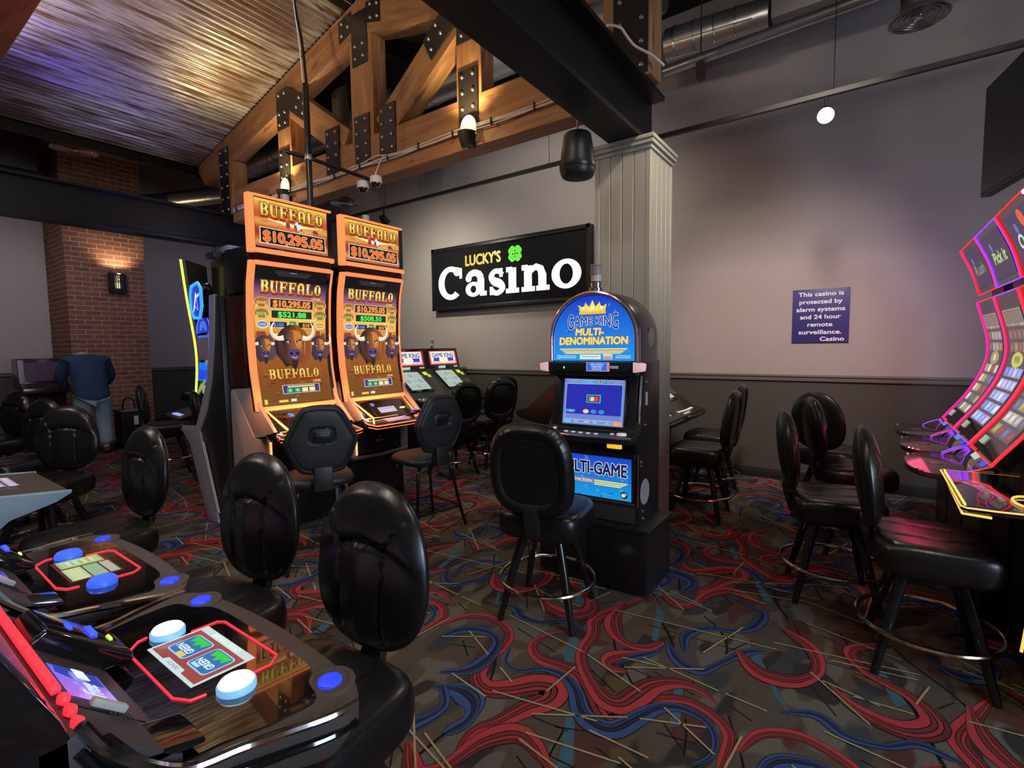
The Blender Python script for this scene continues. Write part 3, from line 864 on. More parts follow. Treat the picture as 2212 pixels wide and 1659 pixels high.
# hexagonal-backed stools
def hexa(a):
    pts = [(.12, .25), (-.12, .25), (-.245, .0), (-.15, -.24), (.15, -.24), (.245, .0)]
    c, s_ = cos(a), sin(a)
    best = 9
    for i in range(6):
        p, q = V(pts[i]), V(pts[(i+1) % 6])
        n = V((q.y-p.y, p.x-q.x)).normalized()
        if n.dot(p) < 0: n = -n
        dn = n.x*c+n.y*s_
        if dn > 1e-6: best = min(best, n.dot(p)/dn)
    # soft corners
    best = 1/((1/best)**14*.9+(1/.262)**14)**(1/14)
    return (best*c, best*s_)
def hex_stool(x, y, face, label, group, src=[None]):
    if src[0]: return dup(src[0], (x, y, 0), R(face), label, group)
    t = thing('hexagonal_back_stool', label, 'stool', (x, y, 0), R(face), group)
    src[0] = t
    o = cushion(superell(.46, .44, 3.4), .05, .05, None, None, nr=16, na=64, pf=4.5, edge=.5).build('seat', VINYL, t)
    o.location = (0, .02, .59); o.rotation_euler = (pi/2, 0, 0)
    bk = cushion(hexa, .05, .04, lambda x, z, r: -.008*gro(r-.82, .02), lambda x, z, r: -.008*gro(r-.86, .015)-.016*gro((x/.075)**4+((z-.04)/.05)**4-.9, .5)*(1 if r < .7 else 0), pf=5, edge=.5).build('backrest', VINYL, t)
    bk.location = (0, -.235, .895); bk.rotation_euler = (R(6), 0, 0)
    h = MB()
    h.prism(rrect(.10, .052, .012), -.292, -.268, 'y').build('handle_recess', mat('black_handle', (.008, .008, .009), .3), t, bev=.003).location = (0, 0, .935)
    MB().box(-.042, .042, -.299, -.288, .945, .956).build('handle_bar', BRKT, t, bev=.004)
    MB().box(-.06, .06, -.275, -.20, .555, .72).build('back_bracket', BRKT, t, bev=.012)
    for (sx, sy) in ((1, 1), (-1, 1), (-1, -1), (1, -1)):
        p = [(sx*.12, sy*.12, .54), (sx*.165, sy*.16, .50), (sx*.185, sy*.18, .36), (sx*.215, sy*.205, .17), (sx*.25, sy*.235, .005)]
        MB().tube(spline(p, 6), .0135, 10).build('leg', LEG, t)
    c = .218
    fr = [(c, c-.01, .17), (-c, c-.01, .17), (-c, -c+.01, .17), (c, -c+.01, .17)]
    P_ = rrect(c*2, c*2-.02, .03)
    MB().tube([(p[0], p[1], .17) for p in P_], .008, 8, True).build('foot_rail', LEG, t)
    MB().box(-.13, .13, -.13, .13, .53, .55).build('under_plate', BRKT, t, bev=.004)
    return t
G1, G2, G3 = 'stools at the near deck cabinets', 'stools at the right-hand cabinet bank', 'stools by the back wall'
stool('round', -1.45, 2.36, 12, 'round-backed black stool with a brass foot ring facing the arched blue machine')
stool('egg', -1.16, .68, 185, 'nearest black leather stool, tucked under the nearest lit button deck', G1)
stool('egg', -1.86, .72, 188, 'black leather stool tucked under the second lit button deck from the camera', G1)
stool('egg', -3.12, .76, 186, 'black leather stool beside the pale blue-sided deck at the left', G1)
stool('egg', -4.72, .90, 222, 'black leather stool behind the one at the pale blue-sided deck', G1)
stool('egg', -5.75, .92, 205, 'black leather stool half hidden, third in line past the pale blue-sided deck', G1)
stool('egg', -7.3, 1.0, 200, 'small distant black stool in front of the bent-over person, nearest to that person', G1)
stool('egg', -8.6, .95, 192, 'farthest black stool by the dark cabinet left of the bent-over person', G1)
stool('egg', -7.07, 2.53, -22, 'black stool right of the small black stand, facing the blue-lit cabinet', G1)
stool('egg', -5.47, 2.48, -20, 'black stool half hidden by the curved grey-sided cabinet, at the blue-lit cabinet', G1)
stool('egg', -10.6, 4.3, 150, 'distant high black seat just left of the yellow-green edge light').scale = (1, 1, 1.2)
hex_stool(-3.17, 2.06, 62, 'hexagonal-backed black stool facing the left jackpot machine', 'hexagonal-backed stools')
hex_stool(-3.02, 2.94, 80, 'hexagonal-backed black stool facing the right jackpot machine', 'hexagonal-backed stools')
stool('egg', .26, 2.93, -86, 'black stool with a big rounded seat at the yellow-lit deck, nearest of its row', G2)
stool('egg', -.14, 3.46, -78, 'second black stool from the yellow-lit deck along the right-hand row', G2)
stool('egg', -.07, 4.35, -72, 'third black stool from the yellow-lit deck, before the dark turned one', G2)
stool('egg', -.22, 4.98, -25, 'dark turned stool at the far end of the right-hand row, by the wainscot', G2)
stool('round', -1.18, 4.50, 92, 'nearer of two black stools at the cabinet behind the grey pillar', G3)
stool('round', -1.27, 5.26, 92, 'farther of two black stools at the cabinet behind the grey pillar', G3)
stool('round', -3.90, 4.98, 70, 'round-backed stool with maroon reflections by the slant-top machines', G3)
stool('round', -4.32, 5.60, 76, 'round-backed stool against the wainscot by the slant-top machines', G3)
stool('round', -3.98, 4.36, 80, 'stool at the left slant-top machine, hidden behind the hexagonal-backed one', G3)
# ================================================================ arched multi-denomination machine
BLK = mat('black_cabinet_laminate', (.012, .012, .013), .35)
BLKS = mat('black_satin_plastic', (.016, .016, .017), .3)
GLOSS = mat('black_gloss_plastic', (.007, .007, .008), .07, coat=.5)
GLASS = mat('dark_screen_glass', (.004, .004, .005), .015, coat=1, spec=1.0)
CHROME = mat('polished_chrome', (.82, .80, .80), .09, 1)
SILV = mat('brushed_silver', (.42, .42, .44), .34, .8)
DISP = art_mat('lit_display', True, 1.0, .22)
DISP2 = art_mat('lit_display_bright', True, 1.5, .22)
PRINT = art_mat('printed_panel', False, rough=.45)
def led(name, c, es=1.3): return mat(name, tuple(min(1, x) for x in c), .4, emit=c, es=es)
PINK = mat('pinkish_lamp_lens', (.8, .55, .58), .3, emit=(.75, .42, .45), es=.55)
WHITEB = mat('white_button', (.75, .74, .7), .35, emit=(.8, .8, .72), es=.35)
GOLD, YEL, ORG = (.95, .62, .08), (1, .82, .12), (1, .42, .05)
NAVY, BLUE, CYAN, WHITE, BLACK = (.02, .03, .16), (.008, .10, .62), (.10, .55, .95), (.95, .95, .92), (.004, .004, .006)
LBLUE = (.01, .22, .78)

def candle(parent, x, y, z, s=1.0, glow=None):
    """little two-tier service lamp on a machine's roof"""
    b = MB().lathe([(.034*s, 0), (.034*s, .018*s), (.026*s, .026*s), (.026*s, .045*s), (.031*s, .05*s)], (x, y, z), 16)
    o = b.build('service_lamp', CHROME, parent)
    MB().lathe([(.025*s, .05*s), (.025*s, .085*s)], (x, y, z), 16).build('lower_lens', mat('frosted_lens', (.62, .55, .5), .25), o)
    MB().lathe([(.03*s, .085*s), (.03*s, .09*s), (.026*s, .092*s), (.026*s, .125*s), (.029*s, .128*s), (.029*s, .135*s), (0, .136*s)], (x, y, z), 16).build('upper_lens', mat('smoky_lens', (.30, .26, .25), .2), o)
    return o
base = tag(MB().box(-.37, .37, 0, .42, .02, .40).box(-.40, .385, -.012, .43, .40, .42).box(-.34, .34, .03, .40, 0, .02).build('cabinet_stand', BLK, bev=.004),
           'black wooden stand with a small knob under the arched blue machine', 'stand', None, 'thing')
base.location = (-1.385, 2.762, 0)
MB().lathe([(0, -.03), (.014, -.028), (.016, -.02), (.008, -.012), (.008, 0)], (-.18, 0, .30), 14, axis='y').build('knob', CHROME, base)
MB().box(-.345, -.02, -.006, 0, .04, .385).box(-.005, .345, -.006, 0, .04, .385).build('door', mat('black_stand_door', (.009, .009, .009), .3), base, bev=.002)

gk = thing('slot_machine', 'upright machine with an arched blue GAME KING top on a black stand', 'slot machine', (-1.385, 2.79, .421), R(2))
HW = .305
b = MB()
b.prism([(0, 0), (.38, 0), (.38, .985), (.06, .985), (.095, .95), (.04, .62), (-.02, .56), (-.02, .45), (0, .44)], -HW, HW, 'x')
b.build('cabinet', BLK, gk, bev=.006)
# arched hood
A_ = [(-HW, .98)]+[(HW*cos(R(a)), 1.135+.285*sin(R(a))) for a in range(180, -1, -8)]+[(HW, .98)]
rows = []
for (y, k) in ((.015, .97), (.02, .99), (.035, 1), (.30, 1), (.345, .985), (.372, .94), (.385, .86)):
    rows.append([(x*k, y, .98+(z-.98)*k) for x, z in A_])
b = MB().grid(rows)
b.add(rows[-1], [tuple(range(len(A_)))]); b.add(rows[0], [tuple(range(len(A_)))])
b.build('arched_hood', mat('charcoal_hood', (.03, .03, .035), .28), gk)
for s in (-1, 1):
    bb = MB().lathe([(0, 0), (.06, .001), (.075, .004), (.08, .0)], (0, 0, 0), 28, axis='x')
    if s > 0:
        bb.build('speaker_disc', mat('grey_speaker_cloth', (.28, .27, .27), .7), gk, loc=(HW, .10, .19))
        MB().lathe([(0, .002), (.05, .002), (.06, .0)], n=24, axis='x').build('hood_badge', mat('dull_bronze', (.22, .2, .15), .4, .4), gk, loc=(HW, .20, 1.13))
# arch trim
tr = [(-.285, -.0, .985)]+[(.285*cos(R(a)), -.0, 1.125+.28*sin(R(a))) for a in range(180, -1, -6)]+[(.285, -.0, .985)]
MB().tube(tr, .013, 8).build('arch_trim', mat('rosy_chrome', (.85, .62, .62), .18, .9), gk)
# top glass picture
art = Art()
U = .272
bg = lambda u, v: tuple(lerp(a, c, max(0, min(1, (v-1.0)/.38))) for a, c in zip((.015, .30, .85), (.01, .04, .55)))
art.poly([(-U, .99)]+[(U*cos(R(a)), 1.125+.265*sin(R(a))) for a in range(180, -1, -6)]+[(U, .99)], bg, 0)
random.seed(3)
for k in range(46):
    u, v = random.uniform(-.24, .24), random.uniform(1.0, 1.34)
    if (u/.25)**2+((v-1.1)/.27)**2 > .9: continue
    a = random.uniform(0, pi); L_ = random.uniform(.012, .035)
    art.line([(u, v), (u+L_*cos(a)*.6+.005, v+L_*sin(a)*.6), (u+L_*cos(a), v+L_*sin(a))], .004, random.choice([(.005, .03, .3), (.08, .45, .95), (.004, .02, .22)]), 1, [.001, .004, .001])
cr = [(-.082, 1.285), (-.093, 1.335), (-.06, 1.318), (-.045, 1.352), (-.02, 1.32), (0, 1.362), (.02, 1.32), (.045, 1.352), (.06, 1.318), (.093, 1.335), (.082, 1.285)]
art.poly(cr[:4]+[(-.03, 1.285)], GOLD, 2).poly([(-.05, 1.285), (-.045, 1.345), (-.02, 1.32), (0, 1.362), (.02, 1.32), (.045, 1.345), (.05, 1.285)], YEL, 2).poly([(.03, 1.285)]+cr[7:], GOLD, 2)
art.rect(-.088, .088, 1.276, 1.292, (.95, .5, .05), 3)
for x in (-.06, 0, .06): art.disc(x, 1.313, .011, (1, .95, .7), 3)
arcf = lambda q: (q[0], q[1]*(1+1.6*(abs(q[0])/.17)**2)-.30*abs(q[0])**2*8*.35-.45*(q[0]**2)*1.2)
art.text('GAME KING', 0, 1.215, .043, (.01, .05, .35), 5, w=.33, off=.02, outline=(.92, .92, .8), ow=.035, fn=arcf)
art.text('MULTI-', -.02, 1.148, .042, YEL, 5, w=.185, off=.03, outline=(.75, .12, .02), ow=.03, shear=.12)
art.text('DENOMINATION', 0, 1.092, .044, YEL, 5, w=.45, off=.03, outline=(.75, .12, .02), ow=.03, shear=.06)
for k, (w_, c) in enumerate(((.225, YEL), (.213, (.9, .55, .05)), (.2, YEL), (.185, (.8, .75, .3)))):
    art.rect(-w_, w_, 1.066-k*.009-.006, 1.066-k*.009, c, 3)
art.rect(-.085, .055, 1.0, 1.028, (.75, .85, .7), 3).rect(-.07, .04, 1.013, 1.018, (.3, .4, .35), 4)
art.rect(.072, .13, 1.0, 1.03, (.9, .85, .8), 3).rect(.075, .127, 1.003, 1.012, (.7, .1, .06), 4).rect(.075, .127, 1.016, 1.021, (.55, .15, .1), 4)
for k in range(3): art.rect(-.23, -.11, 1.006+k*.007, 1.009+k*.007, (.5, .75, .9), 3); art.rect(.15, .245, 1.006+k*.007, 1.009+k*.007, (.4, .7, .8) if k < 1 else (.7, .65, .35), 3)
art.disc(-.235, 1.014, .012, (.6, .8, .95), 3).disc(-.235, 1.014, .007, LBLUE, 4)
art.build('top_glass', DISP, lambda u, v, h: (u, .012-h, v), gk)
# brow with end lamps
MB().box(-.31, .31, -.045, .06, .925, .985).box(-.29, .29, -.02, .06, .90, .93).build('brow', BLKS, gk, bev=.008)
for s in (-1, 1):
    MB().prism([(s*.28, .922), (s*.335, .93), (s*.34, .975), (s*.28, .985)], -.056, .02, 'y').build('end_lamp', PINK, gk, bev=.008)
a2 = Art().rect(-.075, .075, .928, .982, (.75, .25, .3), 0).rect(-.07, .06, .932, .979, (.02, .16, .8), 1)
for k, (tx, w_) in enumerate((("WE'LL MATCH", .085), ('YOUR FIRST', .07), ('50 PLAYS', .06))):
    a2.text(tx, -.005, .965-k*.014, .0095, (.8, .9, 1), 2, w=w_)
a2.build('message_display', DISP, lambda u, v, h: (u+.06, -.047-h, v), gk)
MB().box(.13, .19, -.05, -.04, .945, .962).build('badge', mat('cream_badge', (.7, .68, .62), .4), gk, bev=.003)
MB().box(-.17, -.164, -.05, -.04, .943, .956).build('status_light', led('green_status', (.2, 1, .25), 1.5), gk)
# screen
def scr_map(u, v, h): return (u, lerp(.052, .068, (v-.58)/.32)-.012-h*1.0-.002, v)
rows = [(-.25, .62), (.25, .62), (.25, .895), (-.25, .895)]
fr = MB()
yb_ = lambda v: lerp(.0, .055, (v-.56)/.36)
def slab_(x0, x1, v0, v1, t0, t1, mb):
    mb.add([(x0, yb_(v0)-t1, v0), (x1, yb_(v0)-t1, v0), (x1, yb_(v1)-t1, v1), (x0, yb_(v1)-t1, v1), (x0, yb_(v0)-t0, v0), (x1, yb_(v0)-t0, v0), (x1, yb_(v1)-t0, v1), (x0, yb_(v1)-t0, v1)],
           [(0, 1, 2, 3), (7, 6, 5, 4), (0, 4, 5, 1), (1, 5, 6, 2), (2, 6, 7, 3), (3, 7, 4, 0)])
slab_(-.285, .275, .565, .905, -.03, .004, fr)
fr.build('screen_door', BLKS, gk, bev=.004)
bz = MB()
for (x0, x1, v0, v1) in ((-.225, .225, .575, .59), (-.225, .225, .875, .89), (-.225, -.205, .59, .875), (.205, .225, .59, .875)): slab_(x0, x1, v0, v1, .004, .014, bz)
bz.build('screen_bezel', BLK, gk, bev=.003)
s_ = Art()
SW, S0, S1 = .205, .59, .875
s_.rect(-SW, SW, S0, S1, (.16, .24, .62), 0)
s_.rect(-.19, .19, .655, .842, (.022, .026, .42), 1)
s_.frame(-.19, .19, .62, .845, .003, (.35, .6, .95), 3)
for k, (tx, c) in enumerate((('KENO', (.18, .18, .45)), ('POKER', (.02, .35, .7)), ('SLOT', (.02, .2, .3)), ('TOURNEY', (.12, .18, .5)))):
    x0 = -.175+k*.093
    s_.rect(x0, x0+.08, .845, .868, (.4, .55, .7), 2).rect(x0+.003, x0+.077, .846, .865, c, 3)
    s_.text(tx, x0+.04, .85, .011, (.55, .8, .75) if k == 2 else (.35, .5, .8), 4, w=.06)
s_.rect(-.045, .05, .728, .778, (.05, .55, .65), 3).rect(-.038, .043, .733, .773, (.02, .02, .05), 4)
s_.rect(-.03, .002, .738, .768, (.45, .2, .2), 5).rect(.002, .036, .738, .768, (.75, .05, .04), 5)
s_.disc(-.003, .755, .009, (.8, .75, .7), 6).poly([(-.02, .74), (.004, .74), (.01, .752), (-.012, .76)], (.75, .72, .68), 6)
s_.rect(-.185, -.12, .664, .682, (.05, .32, .7), 3).text('HELP', -.148, .668, .009, (.4, .8, 1), 4)
for k, c in enumerate(((.8, .68, .35), (.06, .25, .75), (.06, .25, .75))): s_.disc(-.045+k*.052, .674, .02, c, 3, ry=.013)
s_.rect(-.195, -.14, .598, .618, (.2, .5, .85), 3).rect(.135, .195, .596, .618, (.85, .35, .15), 3)
s_.frame(-.125, -.01, .6, .617, .002, (.5, .8, .7), 3).frame(.0, .125, .6, .617, .002, (.5, .8, .7), 3)
s_.text('BET', -.105, .604, .008, (.85, .85, .3), 4).text('CREDIT', -.035, .604, .008, (.85, .85, .3), 4, w=.035).text('WIN', .02, .604, .008, (.85, .85, .3), 4).text('PAID', .1, .604, .008, (.3, .9, .4), 4)
s_.build('screen', DISP, lambda u, v, h: (u, yb_(v)-.006-h, v), gk)
# button deck
b = MB()
n = 20
fr_ = [(-.30+.60*k/n, -.125-.02*cos(pi*(k/n-.5)*1.0)) for k in range(n+1)]
poly = fr_+[(.30, .0), (-.30, .0)]
zt = lambda y: .555+.20*(y+.14)*.30
vs = [(x, y, zt(y)) for x, y in poly]+[(x, y, zt(y)-.045) for x, y in poly]
N_ = len(poly)
b.add(vs, [tuple(range(N_)), tuple(range(N_, 2*N_))[::-1]]+[(i, (i+1) % N_, N_+(i+1) % N_, N_+i) for i in range(N_)])
b.build('button_deck', BLKS, gk, bev=.004)
MB().tube([(x, y-.002, zt(y)-.008) for x, y in fr_], .008, 8).build('deck_trim', mat('rosy_chrome', (.85, .62, .62), .18, .9), gk)
bt = [(-.27, -.06), (-.235, -.045), (-.225, -.085), (-.275, -.10), (-.12, -.115), (-.07, -.118), (-.02, -.12), (.03, -.12), (.08, -.12), (.17, -.09)]
for x, y in bt:
    MB().box(-.011, .011, -.008, .008, 0, .008).build('button', WHITEB, gk, bev=.003, loc=(x, y, zt(y)+.001))
MB().lathe([(.03, 0), (.028, .01), (0, .014)], n=18).build('round_button', WHITEB, gk, loc=(.225, -.08, zt(-.08)))
MB().box(-.29, .29, -.035, .0, .44, .52).build('chin', GLOSS, gk, bev=.006)
MB().box(.12, .21, -.05, -.03, .467, .495).build('ticket_slot', led('amber_slot', (1, .55, .03), .9), gk, bev=.004)
# belly glass
b4 = Art()
bgl = lambda u, v: tuple(lerp(a, c, max(0, min(1, (v-.15)/.26))) for a, c in zip((.01, .32, .75), (.01, .05, .6)))
b4.rect(-.262, .262, .145, .405, bgl, 0)
random.seed(9)
for k in range(40):
    u, v = random.uniform(-.25, .25), random.uniform(.15, .4); L_ = random.uniform(.02, .05); a = random.uniform(-.6, .6)
    b4.line([(u, v), (u+L_*.5*cos(a), v+L_*.5*sin(a)+.004), (u+L_*cos(a), v+L_*sin(a))], .004, random.choice([(.05, .4, .9), (.005, .03, .3), (.1, .55, .9)]), 1, [.001, .005, .001])
b4.text('MULTI-GAME', 0, .29, .075, (.006, .012, .12), 5, w=.46, off=.03, outline=(.95, .9, .55), ow=.03)
b4.rect(-.2, .02, .225, .26, (.15, .2, .35), 3).text('TOUCHSCREEN', -.09, .233, .018, (.9, .8, .55), 4, w=.19)
for k in range(3): b4.poly([(.02, .252-k*.012), (.245-k*.02, .252-k*.012), (.225-k*.02, .245-k*.012), (.02, .245-k*.012)], YEL, 3)
b4.disc(.215, .18, .022, (.01, .01, .02), 3).disc(.21, .178, .012, (.75, .75, .6), 4).disc(.222, .185, .009, (.4, .45, .4), 5)
b4.build('belly_glass', DISP, lambda u, v, h: (u, -.006-h, v), gk)
b = MB()
for (x0, x1, z0, z1) in ((-.285, .285, .12, .145), (-.285, .285, .405, .44), (-.285, -.262, .145, .405), (.262, .285, .145, .405)): b.box(x0, x1, -.018, .0, z0, z1)
b.build('belly_frame', BLKS, gk, bev=.004)
MB().box(-.28, .28, -.006, .0, .01, .115).build('kick_plate', mat('dull_black_plate', (.04, .04, .04), .45, .3), gk, bev=.003)
MB().tube([(.298, -.006, .12), (.298, -.006, .44)], .006, 8).build('door_edge', CHROME, gk)
MB().tube([(.288, .03, .56), (.288, .078, .90)], .006, 8).build('screen_edge', CHROME, gk)
for (y, z) in ((.06, .385), (.06, .36), (.14, .86), (.13, .60), (.10, .075), (.1, .03)):
    MB().lathe([(0, .008), (.008, .007), (.009, 0)], n=10, axis='x').build('lock', CHROME, gk, loc=(HW, y-.03, z))
MB().box(HW, HW+.003, .10, .135, .72, .80).build('serial_plate', mat('pale_serial_plate', (.4, .38, .42), .4), gk)
candle(gk, 0, .07, 1.415, 1.25)
# ================================================================ the two jackpot machines with curved screens
NEON = led('orange_neon', (1.0, .22, .07), 1.2)
SILVP = mat('silver_grey_panel', (.34, .34, .36), .42, .25)
BELLY = mat('blue_black_panel', (.018, .026, .038), .3)
PRO = [(.70, -.0), (1.0, -.004), (1.018, -.004), (1.345, .056), (1.6, .073), (1.845, .063), (2.03, .044), (2.2, 0)]
def pro(v):
    for (a, b_), (c, d) in zip(PRO, PRO[1:]):
        if v <= c: return lerp(b_, d, (v-a)/(c-a))
    return PRO[-1][1]
def sp(z0, z1, n=14): return [lerp(z0, z1, k/n) for k in range(n+1)]
SKY = [(0, (.13, .065, .012)), (.14, (.22, .075, .014)), (.33, (.34, .10, .016)), (.48, (.42, .12, .02)), (.62, (.95, .52, .09)), (.68, (.95, .48, .10)), (.76, (.45, .17, .30)), (.85, (.12, .05, .16)), (.9, (.02, .008, .02)), (1, (.008, .005, .006))]
def grad(st, t):
    t = max(0, min(1, t))
    for (a, c), (b_, d) in zip(st, st[1:]):
        if t <= b_: return tuple(lerp(x, y, (t-a)/(b_-a)) for x, y in zip(c, d))
    return st[-1][1]
def bison(a, cx, cy, s, lay, dark=(.020, .012, .016), lit=(.30, .085, .02), full=True):
    """a head-on bison: shaggy hump and mane, curved horns, broad muzzle"""
    q = lambda pts: [(cx+s*x, cy+s*y) for x, y in pts]
    mane = [(-.95, -.55), (-1.05, -.1), (-.9, .35), (-.62, .72), (-.25, .95), (.2, .98), (.62, .72), (.92, .35), (1.08, -.1), (.98, -.55), (.72, -.85), (.55, -1.15), (.25, -1.05), (0, -1.4), (-.25, -1.1), (-.5, -1.2), (-.72, -.85)]
    a.poly(q(mane), lambda u, v: dark if u < cx+.1*s else lit, lay)
    a.poly(q([(.12, .95), (.62, .72), (.92, .35), (1.08, -.1), (.98, -.55), (.72, -.85), (.45, -.5), (.3, .3)]), lit, lay+1)
    if full:
        for k in range(9):
            x = .2+.09*k
            a.line(q([(x, .75-.05*k), (x+.08, .1), (x+.02, -.5-.03*k)]), .03*s, random.choice([(.75, .28, .05), (.25, .07, .02), (.55, .2, .04)]), lay+2, [.005*s, .05*s, .005*s])
            x = -.2-.09*k
            a.line(q([(x, .7-.05*k), (x-.08, .1), (x-.02, -.6-.03*k)]), .03*s, random.choice([(.06, .045, .075), (.012, .008, .012), (.10, .05, .05)]), lay+2, [.005*s, .04*s, .005*s])
    # horns
    for sg in (-1, 1):
        P_ = spline([(sg*.52, .30), (sg*.85, .28), (sg*1.12, .50), (sg*1.14, .85), (sg*.98, 1.12)], 5)
        n = len(P_)
        a.line(q(P_), 1, (.98, .88, .7), lay+4, [s*.26*(1-k/(n-.8))**.7 for k in range(n)])
        a.line(q([(x, y-.05) for x, y in P_[:n*2//3]]), 1, (.75, .5, .3), lay+5, [s*.07*(1-k/n) for k in range(n*2//3)])
    # face
    a.poly(q([(-.5, .35), (-.35, .62), (0, .72), (.35, .62), (.5, .35), (.42, -.1), (.3, -.6), (.12, -.85), (-.12, -.85), (-.3, -.6), (-.42, -.1)]), lambda u, v: (.06, .03, .03) if u < cx else (.50, .17, .03), lay+3)
    a.poly(q([(0, .7), (.35, .62), (.5, .35), (.42, -.1), (.22, -.3), (.06, .1)]), (.62, .22, .035), lay+4)
    a.poly(q([(-.3, -.28), (.3, -.28), (.34, -.55), (.16, -.8), (-.16, -.8), (-.34, -.55)]), (.085, .055, .17), lay+5)
    for sg in (-1, 1):
        a.disc(cx+sg*.17*s, cy-.5*s, .08*s, (.01, .006, .02), lay+6, n=10)
        a.poly(q([(sg*.14, .14), (sg*.42, .26), (sg*.44, .17), (sg*.2, .04)]), (.02, .01, .02), lay+6)
        a.disc(cx+sg*.3*s, cy+.09*s, .07*s, (.55, .5, .75), lay+7, n=10); a.disc(cx+sg*.3*s, cy+.09*s, .035*s, (.08, .03, .25), lay+8, n=8)
    a.line(q([(-.16, -.68), (0, -.74), (.16, -.68)]), .05*s, (.5, .45, .6), lay+6)
    a.poly(q([(-.2, -.8), (.2, -.8), (.12, -1.15), (0, -1.3), (-.12, -1.15)]), (.03, .018, .02), lay+3)
GLD2 = lambda t0, t1: (lambda u, v: grad([(0, (.62, .36, .03)), (.45, (.98, .74, .12)), (.55, (1, .9, .35)), (1, (.85, .52, .05))], (v-t0)/(t1-t0)))
def title(a, cx, v, h, w, lay, shadow=True):
    if shadow: a.slab('BUFFALO', cx+.004, v-.014, h, w, (.45, .02, .01), lay, outline=(.30, .01, .01), ow=.12)
    a.slab('BUFFALO', cx, v, h, w, GLD2(v, v+h), lay+3, outline=(.16, .07, .01), ow=.13)
def jackpot_art(major, mid):
    a = Art()
    B, T, HWd = 1.055, 2.165, .318
    t = lambda f: T-(T-B)*f
    a.rect(-HWd, HWd, B, t(.085), lambda u, v: grad(SKY, (v-B)/(T-B)), 0)
    a.rect(-HWd, HWd, t(.085), T, (.006, .005, .006), 0)
    a.poly([(-.17, T-.02), (.17, T-.02), (.13, T-.06), (-.13, T-.06)], (.03, .024, .026), 1); a.rect(-.03, .03, T-.034, T-.026, (.2, .18, .18), 2)
    random.seed(5)
    for k in range(26):   # streaky clouds
        u = random.uniform(-.3, .2); f = random.uniform(.36, .5)
        a.line([(u, t(f)), (u+.06, t(f)+.004), (u+random.uniform(.1, .16), t(f))], .01, random.choice([(1, .78, .25), (.75, .28, .06), (.98, .62, .15)]), 1, [.001, random.uniform(.004, .012), .001])
    for (u, w_, f0) in ((-.27, .09, .46), (-.19, .04, .48), (.24, .05, .45), (.29, .04, .47)):
        a.poly([(u-w_/2, t(.56)), (u-w_*.4, t(f0)), (u+w_*.4, t(f0)), (u+w_/2, t(.56))], (.30, .05, .04), 2)
    for k in range(60):   # ground texture
        u = random.uniform(-.31, .27); f = random.uniform(.62, .985)
        a.line([(u, t(f)), (u+.03, t(f)+.004), (u+random.uniform(.04, .08), t(f)-.002)], .01, random.choice([(.12, .04, .01), (.42, .15, .025), (.09, .065, .02), (.27, .10, .02)]), 1, [.001, random.uniform(.006, .016), .001])
    title(a, 0, t(.175), .09, .55, 3)
    a.text('LINK', .225, t(.212), .022, (.98, .8, .2), 9, w=.085, outline=(.35, .18, .02), ow=.05)
    for (f0, f1, w_, tx, c, bc, h) in ((.222, .285, .185, '$10,295.05', (1, .30, .08), (.04, .018, .012), .05), (.305, .36, .175, major, (.10, .95, .12), (.012, .03, .016), .042)):
        a.rect(-w_-.012, w_+.012, t(f1)-.006, t(f0)+.006, (.85, .6, .15), 9); a.rect(-w_-.005, w_+.005, t(f1), t(f0), bc, 10)
        a.text(tx, 0, (t(f0)+t(f1))/2-h*.5, h, c, 12, w=.33 if '10' in tx else .25, off=.03, outline=(.6, .3, .05) if '10' in tx else (.02, .35, .05), ow=.035)
        for sg in (-1, 1):
            cx = sg*.262
            a.disc(cx, (t(f0)+t(f1))/2, .062, (.80, .42, .09), 9, ry=.045); a.disc(cx, (t(f0)+t(f1))/2+.004, .055, (.36, .15, .04), 10, ry=.036)
            a.line([(cx-.05, t(f1)-.002), (cx-.03, t(f1)+.02)], .012, (.85, .6, .2), 11); a.line([(cx+.05, t(f1)-.002), (cx+.03, t(f1)+.02)], .012, (.85, .6, .2), 11)
            a.text('GRAND' if '10' in tx else 'MAJOR', cx, (t(f0)+t(f1))/2-.01, .022, (.95, .55, .15) if '10' in tx else (.15, .9, .15), 12, w=.085, off=.025)
    a.rect(-.20, -.045, t(.43), t(.385), (.85, .7, .25), 9).rect(-.194, -.05, t(.428), t(.388), (.015, .02, .06), 10).text(mid, -.122, t(.422), .028, (.12, .3, 1), 12, w=.085, off=.03)
    a.rect(.05, .20, t(.43), t(.385), (.85, .7, .25), 9).rect(.055, .194, t(.428), t(.388), (.04, .018, .01), 10).text('$10', .125, t(.422), .028, (1, .45, .08), 12, w=.06, off=.03)
    a.rect(-.025, .03, t(.432), t(.383), (.02, .25, .10), 10).disc(.0, t(.408), .018, (.15, .7, .25), 11)
    for sg in (-1, 1):
        a.disc(sg*.258, t(.41), .05, (.95, .7, .25), 9, ry=.034); a.disc(sg*.258, t(.408), .042, (.14, .22, .75) if sg < 0 else (.65, .3, .06), 10, ry=.022)
        a.text('MINOR' if sg < 0 else 'MINI', sg*.258, t(.417), .016, (.5, .65, 1) if sg < 0 else (1, .75, .2), 11, w=.06, off=.02)
    for sg in (-1, 1): bison(a, sg*.245, t(.575), .10, 12, dark=(.035, .026, .05), lit=(.12, .06, .06), full=False)
    # lay out the big head over the side animals
    bison(a, 0, t(.55), .163, 22)
    title(a, -.005, t(.81), .078, .46, 3)
    a.text('LINK', .19, t(.848), .02, (.98, .8, .2), 9, w=.075, outline=(.35, .18, .02), ow=.05)
    a.rect(-.135, .205, t(.925), t(.86), (.98, .9, .7), 3).rect(-.13, .2, t(.922), t(.863), (.05, .03, .30), 4)
